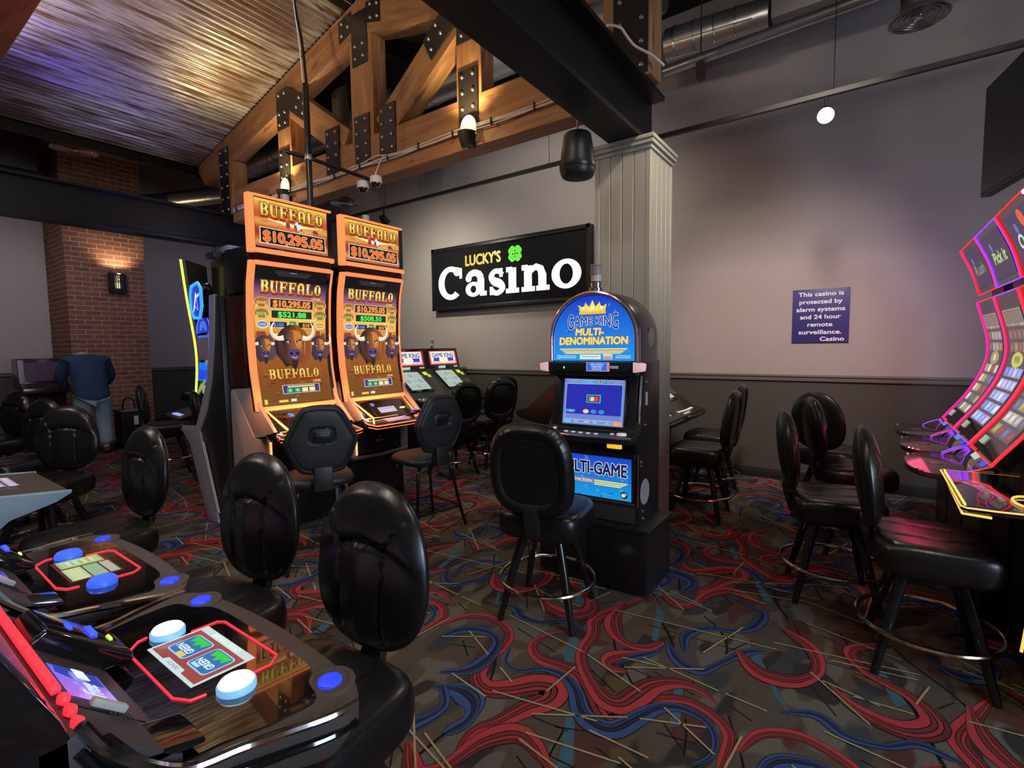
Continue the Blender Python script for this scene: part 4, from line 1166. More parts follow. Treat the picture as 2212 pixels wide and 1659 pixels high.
    a.rect(-.09, .16, t(.88), t(.869), (.9, .75, .15), 5)
    for k in range(4):
        x = -.10+k*.068
        a.rect(x, x+.056, t(.918), t(.886), (.02, .42, .14) if k < 2 else (.95, .75, .2), 5)
        if k < 2: a.disc(x+.028, t(.902), .012, (.3, .8, .5), 6)
        else: a.disc(x+.028, t(.902), .013, (1, .9, .6), 6)
    a.rect(-.30, -.275, t(.99), t(.955), (.8, .65, .12), 3).rect(-.18, -.10, t(.985), t(.968), (.85, .62, .12), 3).rect(-.075, -.025, t(.985), t(.966), (.7, .8, .9), 3)
    return a
def topper_art():
    a = Art()
    st = [(0, (.30, .05, .10)), (.1, (.75, .32, .06)), (.25, (.30, .03, .02)), (.42, (.45, .06, .03)), (.54, (.95, .50, .10)), (.61, (.48, .08, .035)), (.8, (.62, .15, .04)), (.93, (.85, .42, .06)), (1, (.97, .66, .12))]
    a.rect(-.318, .318, 2.315, 2.685, lambda u, v: grad(st, (v-2.315)/.37), 0)
    random.seed(8)
    for k in range(16):
        u = random.uniform(-.31, .2); v = random.uniform(2.46, 2.68)
        a.line([(u, v), (u+.05, v+.003), (u+random.uniform(.08, .12), v)], .01, random.choice([(.95, .6, .12), (.6, .16, .04), (.5, .08, .03)]), 1, [.001, random.uniform(.004, .010), .001])
    a.line([(-.26, 2.545), (0, 2.515), (.25, 2.535)], .03, (1, .88, .45), 2, [.002, .028, .002])
    a.disc(.045, 2.525, .03, (.62, .88, 1), 3, ry=.034)
    for (u, w_, h) in ((-.045, .035, .055), (.02, .025, .045), (.07, .02, .02), (.2, .05, .03)):
        a.poly([(u-w_*.7, 2.485), (u-w_*.45, 2.485+h*.75), (u-w_*.3, 2.485+h), (u+w_*.3, 2.485+h), (u+w_*.5, 2.485+h*.6), (u+w_*.7, 2.485)], (.28, .04, .05), 4)
    title(a, 0, 2.56, .095, .56, 6)
    a.text('LINK', .235, 2.525, .022, (.98, .85, .3), 9, w=.08, outline=(.4, .2, .03), ow=.05)
    a.rect(-.285, .295, 2.342, 2.468, (.97, .78, .4), 6).rect(-.278, .288, 2.348, 2.462, (.012, .012, .02), 7)
    a.text('GRAND', -.055, 2.471, .027, (.9, .16, .05), 9, w=.17, off=.02, outline=(.5, .06, .03), ow=.03)
    a.text('JACKPOT', .115, 2.472, .02, (.98, .85, .2), 9, w=.13)
    a.text('$10,295.05', .005, 2.366, .078, (1, .14, .02), 10, w=.52, off=.03, outline=(1, .62, .25), ow=.03)
    return a
def jackpot_machine(loc, label, major, mid):
    t = thing('jackpot_slot_machine', label, 'slot machine', loc, R(90), 'jackpot machines with curved screens')
    HWm = .372
    zs = sp(1.02, 2.2)
    # core cabinet and its spine
    MB().prism([(.42, .06), (.42, 2.0), (.10, 2.0), (.12, 1.6), (.10, 1.2), (.05, 1.02), (.03, .06)], -.33, .33, 'x').build('cabinet', BLK, t, bev=.006)
    MB().prism([(.42, 1.2), (.42, 1.94), (.13, 1.94), (.15, 1.6), (.13, 1.2)], -HWm, HWm, 'x').build('upper_cheeks', mat('dark_red_gloss', (.05, .014, .011), .2), t, bev=.01)
    # silver side panels of the lower cabinet
    for s in (-1, 1):
        pl = [(.42, .06), (.42, 1.14), (.40, 1.18), (.375, 1.18), (.06, .80), (.05, .06)]
        MB().prism(pl, s*.345, s*HWm, 'x').build('side_panel', SILVP, t, bev=.005)
        pl2 = [(.375, 1.185), (.055, 1.205), (-.02, 1.06), (-.16, .93), (-.22, .87), (-.15, .845), (.06, .80)]
        MB().prism(pl2, s*.335, s*(HWm-.006), 'x').build('console_cheek', SILVP, t, bev=.004)
    # bezel following the curve
    b = MB()
    def ring(x0, x1, z0, z1, d0, d1, mb, n=14):
        zz = sp(z0, z1, n)
        f = [[(x0, pro(z)-d1, z), (x1, pro(z)-d1, z), (x1, pro(z)-d0, z), (x0, pro(z)-d0, z)] for z in zz]
        mb.grid(f, closed=True); mb.add(f[0], [(0, 1, 2, 3)]); mb.add(f[-1], [(3, 2, 1, 0)])
    ring(-HWm, HWm, 1.018, 2.2, -.06, -.008, b)
    b.build('screen_housing', GLOSS, t, bev=.004)
    b = MB(); ring(-HWm-.002, -.328, 1.018, 2.2, -.03, .012, b); b.build('neon_edge', NEON, t, bev=.006)
    b = MB(); ring(.353, HWm+.002, 1.018, 2.2, -.03, -.004, b); b.build('neon_edge', NEON, t, bev=.003)
    b = MB(); ring(-.33, .345, 2.172, 2.204, -.03, .012, b, 2); b.build('neon_edge', NEON, t, bev=.006)
    b = MB(); ring(-.33, .372, 1.016, 1.05, -.03, .014, b, 2); b.build('neon_edge', NEON, t, bev=.006)
    jackpot_art(major, mid).build('screen', DISP, lambda u, v, h: (u, pro(v)+.006-h*.6, v), t, cuts=sp(1.06, 2.16, 16))
    # topper
    MB().box(-.355, .372, .0, .07, 2.262, 2.71).box(-.05, .3, .02, .36, 2.18, 2.28).build('topper_case', GLOSS, t, bev=.006)
    MB().box(-.372, -.325, -.016, .045, 2.262, 2.712).build('topper_neon', NEON, t, bev=.008)
    MB().box(-.33, .374, -.016, .03, 2.262, 2.302).build('topper_neon', NEON, t, bev=.008)
    MB().box(-.33, .36, -.014, .03, 2.695, 2.714).build('topper_neon', NEON, t, bev=.005)
    topper_art().build('topper_screen', DISP, lambda u, v, h: (u, -.0025-h*.6, v), t, cuts=sp(2.325, 2.675, 14))
    MB().box(-.36, .36, .06, .42, 1.96, 2.32).build('topper_mount', mat('black_recess', (.006, .006, .007), .3), t, bev=.01)
    MB().prism([(-.02, 2.205), (.1, 2.205), (.1, 2.262), (-.015, 2.262)], -.33, .33, 'x').build('red_gap', mat('dark_red_gloss', (.05, .014, .011), .2), t)
    cz = MB().lathe([(.035, 0), (.035, .075), (0, .076)], (0, .1, 2.712), 16).build('service_lamp', mat('frosted_grey_lens', (.45, .45, .5), .3), t)
    # console between screen and deck
    b = MB().prism([(.03, 1.016), (-.01, 1.014), (-.20, .86), (-.20, .80), (.03, .80)], -.335, .335, 'x')
    b.build('console', GLASS, t, bev=.003)
    cm = lambda u, v, h: (u, lerp(-.20, -.01, v)-h*.62-.001, lerp(.86, 1.014, v)+h*.78+.001)
    c = Art().rect(-.10, .10, .22, .52, (.55, .6, .8), 1)
    for k in range(4): c.rect(-.09, .09, .26+k*.065, .285+k*.065, (.15, .2, .55) if k != 1 else (.6, .55, .3), 2)
    c.rect(-.15, -.13, .62, .80, (.02, .25, .95), 1).rect(-.128, -.11, .64, .78, (.03, .4, 1), 1)
    c.build('player_display', DISP, cm, t)
    MB().tube([(-.30, -.004, 1.012), (-.235, -.205, .868), (-.30, -.30, .815)], .009, 8).build('chevron_neon', led('hot_orange_neon', (1, .45, .15), 1.5), t)
    MB().tube([(.30, -.004, 1.012), (.30, -.19, .868)], .008, 8).build('chevron_neon', NEON, t)
    MB().prism([(-.10, .855), (-.21, .86), (-.26, .80), (-.16, .79)], -.366, -.29, 'x').build('bill_acceptor', GLOSS, t, bev=.006)
    MB().box(-.35, -.31, -.238, -.2, .834, .842).build('bill_light', led('blue_led', (.03, .06, 1), 1.6), t).rotation_euler = (0, 0, 0)
    MB().box(.25, .335, -.245, -.12, .86, .885).build('card_reader', GLOSS, t, bev=.006)
    MB().box(.26, .32, -.20, -.17, .884, .892).build('reader_light', led('blue_led', (.03, .06, 1), 1.6), t)
    MB().box(.16, .22, -.135, -.12, .91, .925).build('slot_mouth', WHITEB, t, bev=.003)
    # glass deck with an orange rim
    out = [(-.34, -.19), (-.345, -.28), (-.30, -.345), (.30, -.36), (.355, -.345), (.33, -.19)]
    b = MB()
    zd = lambda y: .812+(y+.35)*.25
    vs = [(x, y, zd(y)) for x, y in out]+[(x, y, zd(y)-.028) for x, y in out]
    b.add(vs, [tuple(range(6)), tuple(range(6, 12))[::-1]]+[(i, (i+1) % 6, 6+(i+1) % 6, 6+i) for i in range(6)])
    b.build('glass_deck', GLASS, t, bev=.003)
    MB().tube([(x*1.005, y, zd(y)-.004) for x, y in out], .006, 8).build('deck_neon', NEON, t)
    MB().tube([(x*1.0, y+.006, zd(y)-.03) for x, y in out[1:5]], .005, 8).build('deck_neon', NEON, t)
    dm = lambda u, v, h: (u, v, zd(v)+.0015+h)
    d = Art().rect(-.14, .14, -.30, -.215, (.25, .24, .34), 1).rect(-.12, .02, -.285, -.23, (.40, .38, .5), 2)
    d.build('deck_display', DISP, dm, t)
    MB().lathe([(.045, 0), (.045, .008), (.04, .012), (0, .013)], (.27, -.27, zd(-.27)), 20).build('spin_button', mat('clear_pink_button', (.5, .2, .2), .1, emit=(.5, .15, .12), es=.5), t)
    # belly
    MB().box(-.27, .27, -.005, .05, .50, .80).build('belly_panel', BELLY, t, bev=.008)
    for s in (-1, 1):
        MB().box(s*.275, s*.37, -.0, .08, .48, .80).build('silver_pillar', SILVP, t, bev=.006)
    MB().box(-.284, -.270, -.012, .0, .50, .79).build('pillar_neon', led('hot_orange_neon', (1, .45, .15), 1.5), t, bev=.003)
    MB().tube([(-.34, -.01, .475), (0, -.02, .465), (.34, -.01, .475)], .02, 10).build('bumper', mat('grey_bumper', (.2, .21, .23), .3, .5), t)
    L = Art().text('ARISTOCRAT', 0, .60, .018, (.75, .78, .8), 1, w=.13, off=.01)
    for k in range(5): L.disc(0+.014*cos(R(20+35*k)), .635+.014*sin(R(20+35*k)), .004, (.75, .78, .8), 1, n=8)
    L.build('maker_mark', PRINT, lambda u, v, h: (u, -.0065-h, v), t)
    MB().box(-.33, .33, .03, .42, .0, .06).build('plinth', BLK, t)
    for z in (.70, .66):
        MB().lathe([(0, -.008), (.008, -.007), (.009, 0)], (.32, 0, z), 10, axis='y').build('lock', CHROME, t)
    return t
jackpot_machine((-3.9, 2.382, 0), 'left glowing orange jackpot machine, major prize reading $521.88', '$521.88', '$100')
jackpot_machine((-3.9, 3.205, 0), 'right glowing orange jackpot machine, nearer the wall sign', '$508.50', '$100')
# camera mast behind the pair
ms = thing('camera_mast', 'black camera mast with a cross arm behind the jackpot toppers', 'mast', (-4.28, 2.8, 0))
MB().tube([(0, 0, 0), (0, 0, 3.93)], .028, 14).build('pole', LEG, ms)
MB().tube([(-.115, -.155, 3.31), (.0, .0, 3.275), (.31, .45, 3.133)], .017, 10).build('cross_arm', LEG, ms)
MB().lathe([(.033, 3.25), (.036, 3.255), (.036, 3.295), (.033, 3.30)], n=16).build('clamp', SILV, ms)
MB().tube(spline([(.015, .0, 3.93), (.0, -.02, 4.3), (-.05, -.04, 4.6), (-.09, -.05, 5.05)], 6), .012, 8).build('flexible_conduit', LEG, ms)
MB().tube(spline([(-.005, -.02, 3.9), (-.02, -.035, 4.3), (-.05, -.05, 4.6), (-.09, -.055, 5.05)], 6), .006, 6).build('cable', CABLE, ms)
WP = mat('white_camera_plastic', (.75, .74, .76), .35)

for y_ in (2.38, 3.2):
    light('added_led_glow', 'AREA', (-3.66, y_, 1.03), 9, (1, .30, .10), .5, (-3.9, y_, .72), sy=.05)  # added area light, strengthening the neon's orange on the consoles
    light('added_led_glow', 'SPOT', (-3.70, y_-.56, 1.30), 16, (1, .27, .09), .04, (-3.88, y_-.36, .98), R(75), 1.0)  # added spot in free space, making the side cheeks orange
# ================================================================ near machines, seen from above: only their decks are in view
BROWNB = mat('brown_black_bezel', (.085, .066, .058), .5, noise=80)
PURP = mat('plum_grey_panel', (.055, .042, .052), .5)
PALEB = mat('pale_blue_panel', (.30, .42, .52), .35)
REDN = led('red_neon', (1, .03, .05), 1.15)
BLUEB = led('blue_button_glow', (.02, .05, .95), .9)
WHITEGLOW = led('white_button_glow', (.85, .95, 1), 1.35)
BLUEG2 = led('soft_blue_button', (.04, .12, .85), .75)
AZ = led('azure_rim', (.22, .50, .85), .7)
def curved_deck(w=.42, y0=-.45, yb=-.10, n=6):
    """outline of the deck seen from above"""
    P_ = []
    P_ += [(-.30+.60*k/8, y0+.02*(abs(k-4)/4)**2) for k in range(9)]
    P_ += spline([(.34, y0+.025), (.38, y0+.05), (.397, y0+.085), (.387, y0+.125), (.36, y0+.19), (.33, y0+.26), (.315, yb)], 4)
    L_ = [(-x, y) for x, y in P_[9:]][::-1]
    return L_+P_
def near_machine(loc, label, style):
    t = thing('deck_slot_machine', label, 'slot machine', loc, pi, 'cabinets with lit button decks')
    out = curved_deck()
    z = lambda y: .804+.047*(y+.32)
    n = len(out)
    b = MB()
    b.add([(x, y, z(y)) for x, y in out]+[(x, y, z(y)-.05) for x, y in out]+[(x*.93, y+.02, z(y)-.10) for x, y in out],
          [tuple(range(n)), tuple(range(2*n, 3*n))[::-1]]+[(i, (i+1) % n, n+(i+1) % n, n+i) for i in range(n)]+[(n+i, n+(i+1) % n, 2*n+(i+1) % n, 2*n+i) for i in range(n)])
    b.build('deck', BROWNB, t, bev=.006)
    g = [(-.30, -.17)]+spline([(-.325, -.25), (-.33, -.335), (-.27, -.36), (-.21, -.395), (0, -.40), (.21, -.395), (.27, -.36), (.33, -.335), (.325, -.25)], 5)+[(.30, -.17), (.29, -.105), (-.29, -.105)]
    m = len(g)
    MB().add([(x, y, z(y)+.004) for x, y in g]+[(x, y, z(y)-.01) for x, y in g], [tuple(range(m)), tuple(range(m, 2*m))[::-1]]+[(i, (i+1) % m, m+(i+1) % m, m+i) for i in range(m)]).build('deck_glass', GLASS, t, smooth=False)
    # chrome rails along both sides
    for s in (-1, 1):
        sd = [(s*.396, -.385, .80), (s*.39, -.33, .803), (s*.365, -.26, .808), (s*.338, -.19, .812), (s*.322, -.10, .83), (s*.312, -.02, .91), (s*.305, .012, .97)]
        MB().tube(spline(sd, 6), .009, 8).build('chrome_rail', CHROME, t)
        sd2 = [(x*1.0, y+.003, zz-.04) for x, y, zz in sd]
        MB().tube(spline(sd2, 6), .008, 8).build('lower_rail', GLOSS, t)
        poly = spline([V((s*.396, -.385, 0)), V((s*.39, -.33, 0)), V((s*.365, -.26, 0)), V((s*.338, -.19, 0)), V((s*.322, -.10, 0)), V((s*.31, .0, 0))], 5)
        zz = lambda y: max(.80, .80+(.17 if y > -.02 else .17*max(0, (y+.12)/.1)))
        rows = [[(p.x*.985, p.y, zz(p.y)-.03) for p in poly], [(p.x*.94, p.y+.01, .72) for p in poly], [(p.x*.80, p.y*.5+.02, .55) for p in poly], [(p.x*.76, p.y*.2+.03, .08) for p in poly]]
        MB().grid(rows).build('side_skirt', PALEB if style == 'blue' and s < 0 else GLOSS, t)
        if style == 'blue' and s < 0:
            MB().prism([(.0, .86), (.05, .95), (.02, .975), (-.06, .86)], s*.30, s*.315, 'x').build('side_window', mat('pale_side_window', (.55, .66, .74), .2), t)
    # corner call buttons
    for s in (-1, 1):
        x, y = s*.30, -.39
        MB().lathe([(.052, .0), (.050, .003), (.040, .0035), (.038, .001)], (x, y, z(y)), 28).build('button_well', BROWNB, t)
        MB().lathe([(.025, .001), (.024, .006), (.02, .008), (0, .0085)], (x, y, z(y)), 24).build('call_button', BLUEB, t)
    # spin buttons
    for s in (-1, 1):
        x, y = s*.17, -.262
        o = MB().lathe([(.037, .0), (.037, .012), (.034, .016)], (x, y, z(y)+.003), 28).build('spin_button', AZ if style != 'blue' else BLUEG2, t)
        MB().lathe([(.034, .015), (.031, .020), (0, .022)], (x, y, z(y)+.003), 28).build('button_cap', WHITEGLOW if style != 'blue' else BLUEG2, o)
    # red outline and the play screen
    hz = lambda p, h=.0055: (p[0], p[1], z(p[1])+h)
    hexa1 = [(.128, -.365), (-.11, -.365), (-.148, -.315)]
    hexa1b = [(.175, -.20), (.135, -.178), (-.09, -.178), (-.135, -.20)]
    MB().tube([hz((.135, -.30)), hz((.135, -.36)), hz((.12, -.372)), hz((-.125, -.372)), hz((-.15, -.345)), hz((-.15, -.295))], .0026, 6).build('red_outline', REDN, t)
    MB().tube([hz((.19, -.225)), hz((.185, -.205)), hz((.15, -.175)), hz((-.105, -.17)), hz((-.14, -.188)), hz((-.145, -.215))], .0026, 6).build('red_outline', REDN, t)
    # the player reads the screen from the -y side
    a = Art()
    SWd, SHd = .115, .066
    if style == 'blue':
        a.rect(-SWd, SWd, -SHd, SHd, (.10, .02, .015), 0)
        a.rect(-.105, .02, .012, .058, (.45, .62, .30), 1).rect(-.105, .02, -.03, .008, (.30, .45, .28), 1).rect(-.105, .02, -.06, -.035, (.42, .44, .34), 1)
        a.rect(.03, .11, -.055, .055, (.40, .45, .20), 1).frame(.04, .10, -.045, .045, .004, (.35, .75, .25), 2)
        for k in range(4): a.rect(.048, .092, -.036+k*.02, -.025+k*.02, (.6, .72, .3), 2)
        for k in range(5): a.rect(-.1+k*.024, -.082+k*.024, .02, .05, (.6, .66, .35), 2)
    else:
        a.rect(-SWd, SWd, -SHd, SHd, (.58, .72, .72), 0).rect(-.108, .108, -.046, .058, (.33, .06, .055), 1)
        a.text('CHOOSE YOUR GAME', .0, -.062, .012, (.85, .95, .85), 3, w=.12, off=.02)
        for cx in (-.052, .048):
            a.poly(rrect(.085, .072, .012, 4, cx, .0), (.35, .62, .85), 2).poly(rrect(.078, .065, .01, 4, cx, .0), (.03, .16, .42), 3)
            a.poly([(cx-.033, -.03), (cx+.033, -.03), (cx+.025, -.008), (cx+.01, -.016), (cx, -.002), (cx-.012, -.016), (cx-.025, -.008)], (.03, .62, .06), 4)
            a.text('GREEN', cx, .004, .016, (.75, .9, .95), 5, w=.06, off=.03, outline=(.02, .2, .5), ow=.04)
            if cx > 0: a.rect(cx-.03, cx+.0, .022, .034, (.75, .6, .12), 5)
            else: a.rect(cx+.0, cx+.03, .022, .03, (.4, .8, .95), 5)
        a.poly([(-.05, .066), (-.04, .048), (.04, .048), (.05, .066)], (.62, .75, .78), 2).text('DENOM', 0, .052, .008, (.25, .3, .35), 3, w=.05)
    a.build('play_screen', DISP, lambda u, v, h: (u+.018, -.272+v, z(-.272+v)+.0045+h*.5), t)
    # sloping console strip behind the deck
    sl = lambda v, x=0: (x, lerp(-.115, .01, v), lerp(.835, .955, v))
    MB().prism([(-.115, .80), (-.115, .835), (.01, .955), (.06, .955), (.06, .72), (-.1, .72)], -.30, .30, 'x').build('console', PURP, t, bev=.004)
    cm = lambda u, v, h: (u, lerp(-.115, .01, v)-h*.7, lerp(.835, .955, v)+h*.72)
    fr = Art().rect(-.19, .13, .08, .95, (.05, .038, .046), 1)
    fr.build('console_panel', mat('plum_grey_panel2', (.05, .038, .046), .45), cm, t, lift=.0015)
    c = Art().rect(-.155, -.005, .30, .86, lambda u, v: (lerp(.06, .42, max(0, -u*8)), .16, .75), 3)
    c.poly([(-.07, .34), (-.01, .34), (-.008, .8), (-.05, .84), (-.075, .6)], (.03, .05, .42), 4)
    c.text('CASINO', -.04, .50, .14, (.75, .85, 1), 6, w=.045, off=.02).text('Free', -.112, .48, .22, (.6, .7, 1), 6, w=.055, off=.01, shear=.02)
    c.build('offer_display', DISP, cm, t, lift=.0012)
    MB().box(-.188, -.172, -.03, .03, 0, .012).build('ticket_lip', mat('pale_grey_lip', (.55, .55, .52), .4), t, bev=.003, loc=cm(0, .55, .004)).rotation_euler = (R(43), 0, 0)
    b = MB()
    for i in range(7):
        for k in range(6): b.lathe([(0, .001), (.002, .001), (.0022, 0)], (-.24+i*.008, -.02+k*.008, 0), 6)
    b.build('speaker_holes', BLK, t, loc=cm(0.02, .42, .003)).rotation_euler = (R(43), 0, 0)
    # bill acceptor snout on the player's right
    sn = MB().prism([(.0, .95), (.0, .895), (-.10, .835), (-.165, .832), (-.165, .85), (-.10, .905), (-.03, .968)], .075, .215, 'x')
    o = sn.build('bill_acceptor', GLOSS, t, bev=.008, seg=3)
    MB().box(.125, .175, -.118, -.106, .886, .9025).build('bill_arrow', led('blue_led', (.03, .06, 1), 1.6), o, bev=.002)
    MB().box(.13, .16, -.080, -.068, .918, .931).build('bill_arrow', led('blue_led', (.03, .06, 1), 1.6), o, bev=.002)
    MB().box(.135, .16, -.146, -.140, .862, .873).build('bill_arrow', led('green_yellow_led', (.5, .9, .1), 1.2), o, bev=.002)
    sn = MB().prism([(-.0, .90), (-.05, .85), (-.15, .832), (-.15, .842), (-.05, .872)], -.30, -.20, 'x').build('ticket_snout', GLOSS, t, bev=.004)
    # red lit strip under the screen and its three beads
    MB().box(-.18, .40, .004, .018, .964, .976).build('red_strip', REDN, t, bev=.004)
    for k in range(3):
        MB().lathe([(0, -.015), (.006, -.011), (.009, 0), (.006, .011), (0, .015)], (-.205-.034*k, .008, .966-.004*k), 14, axis='x').build('red_bead', REDN, t)
    # the tall cabinet behind the console
    MB().prism([(.02, .0), (.02, .95), (.03, .985), (.15, 1.25), (.19, 1.6), (.17, 2.0), (.24, 2.0), (.5, 1.9), (.5, 0)], -.30, .30, 'x').build('cabinet', GLOSS, t, bev=.006)
    c = Art().rect(-.27, .27, 1.02, 1.95, lambda u, v: (.03, .03+.05*(v-1), .05), 0)
    yy = lambda v: [(.03, .985), (.15, 1.25), (.19, 1.6), (.17, 2.0)]
    def yv(v):
        q = yy(0)
        for (a_, z0), (b_, z1) in zip(q, q[1:]):
            if v <= z1: return lerp(a_, b_, (v-z0)/(z1-z0))
        return q[-1][0]
    c.build('main_screen', DISP, lambda u, v, h: (u, yv(v)-.004-h, v), t, cuts=[1.25, 1.6])
    MB().prism([(-.02, 0), (-.02, .70), (.02, .72), (.02, 0)], -.28, .28, 'x').build('belly_door', GLOSS, t, bev=.004)
    return t
near_machine((-1.2025, .2, 0), 'nearest deck with two white lit round buttons and a CHOOSE YOUR GAME screen', 'white')
near_machine((-2.014, .2, 0), 'second deck from the camera, its two big round buttons glowing blue', 'blue')
# pale blue-sided machine further left in the same row
pm = thing('deck_slot_machine', 'pale blue-sided cabinet with a dark deck at the left edge of the view', 'slot machine', (-3.66, .2, 0), pi, 'cabinets with lit button decks')
pp = [(-.47, .765), (-.53, .79), (-.535, .80), (-.50, .806), (.0, .86), (.0, .72), (-.20, .70), (-.27, .55), (-.30, .30), (-.30, .05), (.3, .05), (.3, 1.05), (.02, 1.05), (.0, .86)]
sidep = [(-.535, .80), (-.53, .785), (-.47, .752), (-.30, .705), (-.26, .67), (-.18, .45), (-.10, .05), (.35, .05), (.35, 1.1), (.04, 1.1), (.0, .86), (-.48, .806)]
for s in (-1, 1): MB().prism(sidep, s*.335, s*.36, 'x').build('side_panel', PALEB, pm, bev=.004)
MB().prism([(-.525, .80), (-.52, .785), (-.46, .752), (-.29, .705), (.0, .70), (.0, .855), (-.48, .802)], -.335, .335, 'x').build('deck', BROWNB, pm, bev=.006)
MB().prism([(-.05, .05), (-.1, .70), (.0, .86), (.05, 1.1), (.15, 1.5), (.12, 1.95), (.4, 1.95), (.4, .05)], -.335, .335, 'x').build('cabinet', BLK, pm, bev=.005)
km = lambda u, v, h: (u, v, .812+(v+.5)*.105+h)
k_ = Art().rect(-.12, .14, -.27, -.235, (.02, .05, .75), 1)
for i in range(6):
    for j in range(2): k_.rect(-.13+i*.047, -.09+i*.047, -.33-j*.05, -.29-j*.05, (.42, .36, .52), 1).rect(-.12+i*.047, -.10+i*.047, -.32-j*.05, -.30-j*.05, (.65, .6, .75), 2)
k_.build('key_display', DISP, km, pm)
# dark machines beyond it
dm2 = thing('deck_slot_machine', 'dark cabinet with a small green glow, at the left edge behind the stools', 'slot machine', (-5.75, .24, 0), pi, 'cabinets with lit button decks')
MB().prism([(-.50, .80), (-.49, .77), (-.2, .70), (-.15, .05), (.4, .05), (.4, 1.9), (.14, 1.9), (.16, 1.5), (.05, 1.1), (.0, .88)], -.33, .33, 'x').build('cabinet', BLK, dm2, bev=.008)
MB().box(-.19, -.06, -.46, -.40, .795, .82).build('green_light', led('green_glow', (.05, .8, .2), .9), dm2, bev=.008)

# ================================================================ grey-sided curved cabinet, back to back with the jackpot pair
VIOLET = mat('grey_violet_panel', (.30, .285, .33), .42, .15)
BLUEL = led('blue_edge_neon', (.06, .10, 1), 1.7)
gs = thing('curved_slot_machine', 'tall curved cabinet with grey-violet sides, back to back with the jackpot pair', 'slot machine', (-4.45, 2.345, 0), R(-90))
def X(p): return [(a+4.45, b_) for a, b_ in p]
band = X([(-4.77, .0), (-5.06, .66), (-5.17, .74), (-5.22, .765), (-5.20, .81), (-4.94, .825), (-4.90, .84), (-4.75, 1.06), (-4.64, 1.26), (-4.555, 1.61), (-4.505, 1.97), (-4.42, 1.97), (-4.47, 1.60), (-4.55, 1.27), (-4.68, .98), (-4.84, .79), (-4.80, .69), (-4.56, 0)])
core = X([(-4.57, .03), (-4.79, .69), (-4.82, .80), (-4.67, .98), (-4.54, 1.27), (-4.46, 1.60), (-4.41, 1.96), (-4.345, 1.96), (-4.345, .03)])
for s in (-1, 1):
    MB().prism(band, s*.345, s*.375, 'x').build('side_panel', VIOLET, gs, bev=.005)
    for dx in (0, .03):
        MB().tube([(s*.378, -4.80+4.45+.015+dx, .70), (s*.378, -4.57+4.45+.012+dx*.8, .10)], .006, 6).build('silver_stripe', mat('pale_stripe', (.6, .58, .56), .35, .4), gs)
MB().prism(core, -.365, .365, 'x').build('cabinet', BLK, gs, bev=.005)
eb = spline([(-4.86, .88), (-4.76, 1.05), (-4.65, 1.26), (-4.565, 1.61), (-4.515, 1.96)], 6)
for s in (-1, 1):
    MB().tube([(s*.362, p[0]+4.45-.004, p[1]) for p in eb], .008, 8).build('blue_edge', BLUEL, gs)
zq = [(p[1], p[0]+4.45+.02) for p in eb]
def zy(v):
    for (a_, b_), (c, d) in zip(zq, zq[1:]):
        if v <= c: return lerp(b_, d, (v-a_)/(c-a_))
    return zq[-1][1]
Art().rect(-.33, .33, .95, 1.93, lambda u, v: (.03, .05, .25+.2*(v-1)), 0).build('screen', DISP, lambda u, v, h: (u, zy(v)-.02, v), gs, cuts=sp(1, 1.9, 9))
MB().prism(X([(-5.19, .80), (-5.19, .77), (-4.8, .70), (-4.8, .82)]), -.345, .345, 'x').build('deck', BLKS, gs, bev=.004)
# ================================================================ blue-lit cabinet between the brick pillar and the jackpot pair
bm_ = thing('blue_slot_machine', 'blue-lit cabinet with a hexagonal emblem and a yellow-green edge light', 'slot machine', (-6.05, 2.52, 0), R(-8))
YG = led('yellow_green_neon', (.75, .95, .10), 1.2)
BL1 = led('deep_blue_glow', (.005, .03, .75), .9)
BL2 = led('sky_blue_glow', (.05, .38, 1), 1.1)
pr_ = spline([(.03, .60), (.07, .95), (.10, 1.3), (.095, 1.6), (.04, 2.1), (.0, 2.56)], 6)
MB().tube([(-.445, p[0]-.03, p[1]) for p in pr_], .013, 8).build('edge_neon', YG, bm_)
MB().prism([(p[0], p[1]) for p in pr_]+[(.22, 2.5), (.30, .60)], -.44, -.405, 'x').build('end_panel', mat('black_end_panel', (.01, .01, .016), .3), bm_, bev=.003)
MB().prism([(.30, .0), (.30, 1.72), (.12, 1.72), (.10, 1.2), (.0, .9), (-.06, .86), (-.06, .0)], -.36, .28, 'x').build('cabinet', mat('blue_black_gloss', (.006, .008, .03), .12), bm_, bev=.006)
d_ = [(-.30, 1.70)]+[(-.05+.25*cos(R(a)), 1.70+.21*sin(R(a))) for a in range(180, -1, -12)]+[(.20, 1.70)]
MB().prism(d_, .06, .28, 'y').build('dome_top', mat('blue_black_gloss', (.006, .008, .03), .12), bm_, bev=.012)
MB().tube([(x, .055, z) for x, z in d_[1:-1]], .007, 6).build('dome_neon', BLUEL, bm_)
A3 = Art().poly([(-.05+.20*cos(R(a)), 1.71+.16*sin(R(a))) for a in range(0, 181, 10)], (.005, .03, .55), 0)
for k in range(3): A3.line([(-.05+(.06+.03*k)*cos(R(a)), 1.73+(.05+.025*k)*sin(R(a))) for a in range(0, 181, 20)], .01, (.08, .4, .95), 1)
A3.build('dome_picture', DISP, lambda u, v, h: (u, .053-h, v), bm_)
hx = [(-.10, 2.22), (.13, 2.24), (.24, 2.17), (.25, 1.98), (.16, 1.86), (-.06, 1.87), (-.15, 1.97), (-.15, 2.13)]
MB().prism(hx, -.02, .10, 'y').build('hexagon_sign', GLOSS, bm_, bev=.01)
MB().tube([(x, -.025, z) for x, z in hx], .016, 8, True).build('hexagon_neon', BL2, bm_)
A3 = Art().poly([(lerp(.05, x, .86), lerp(2.04, z, .86)) for x, z in hx], (.005, .03, .5), 0)
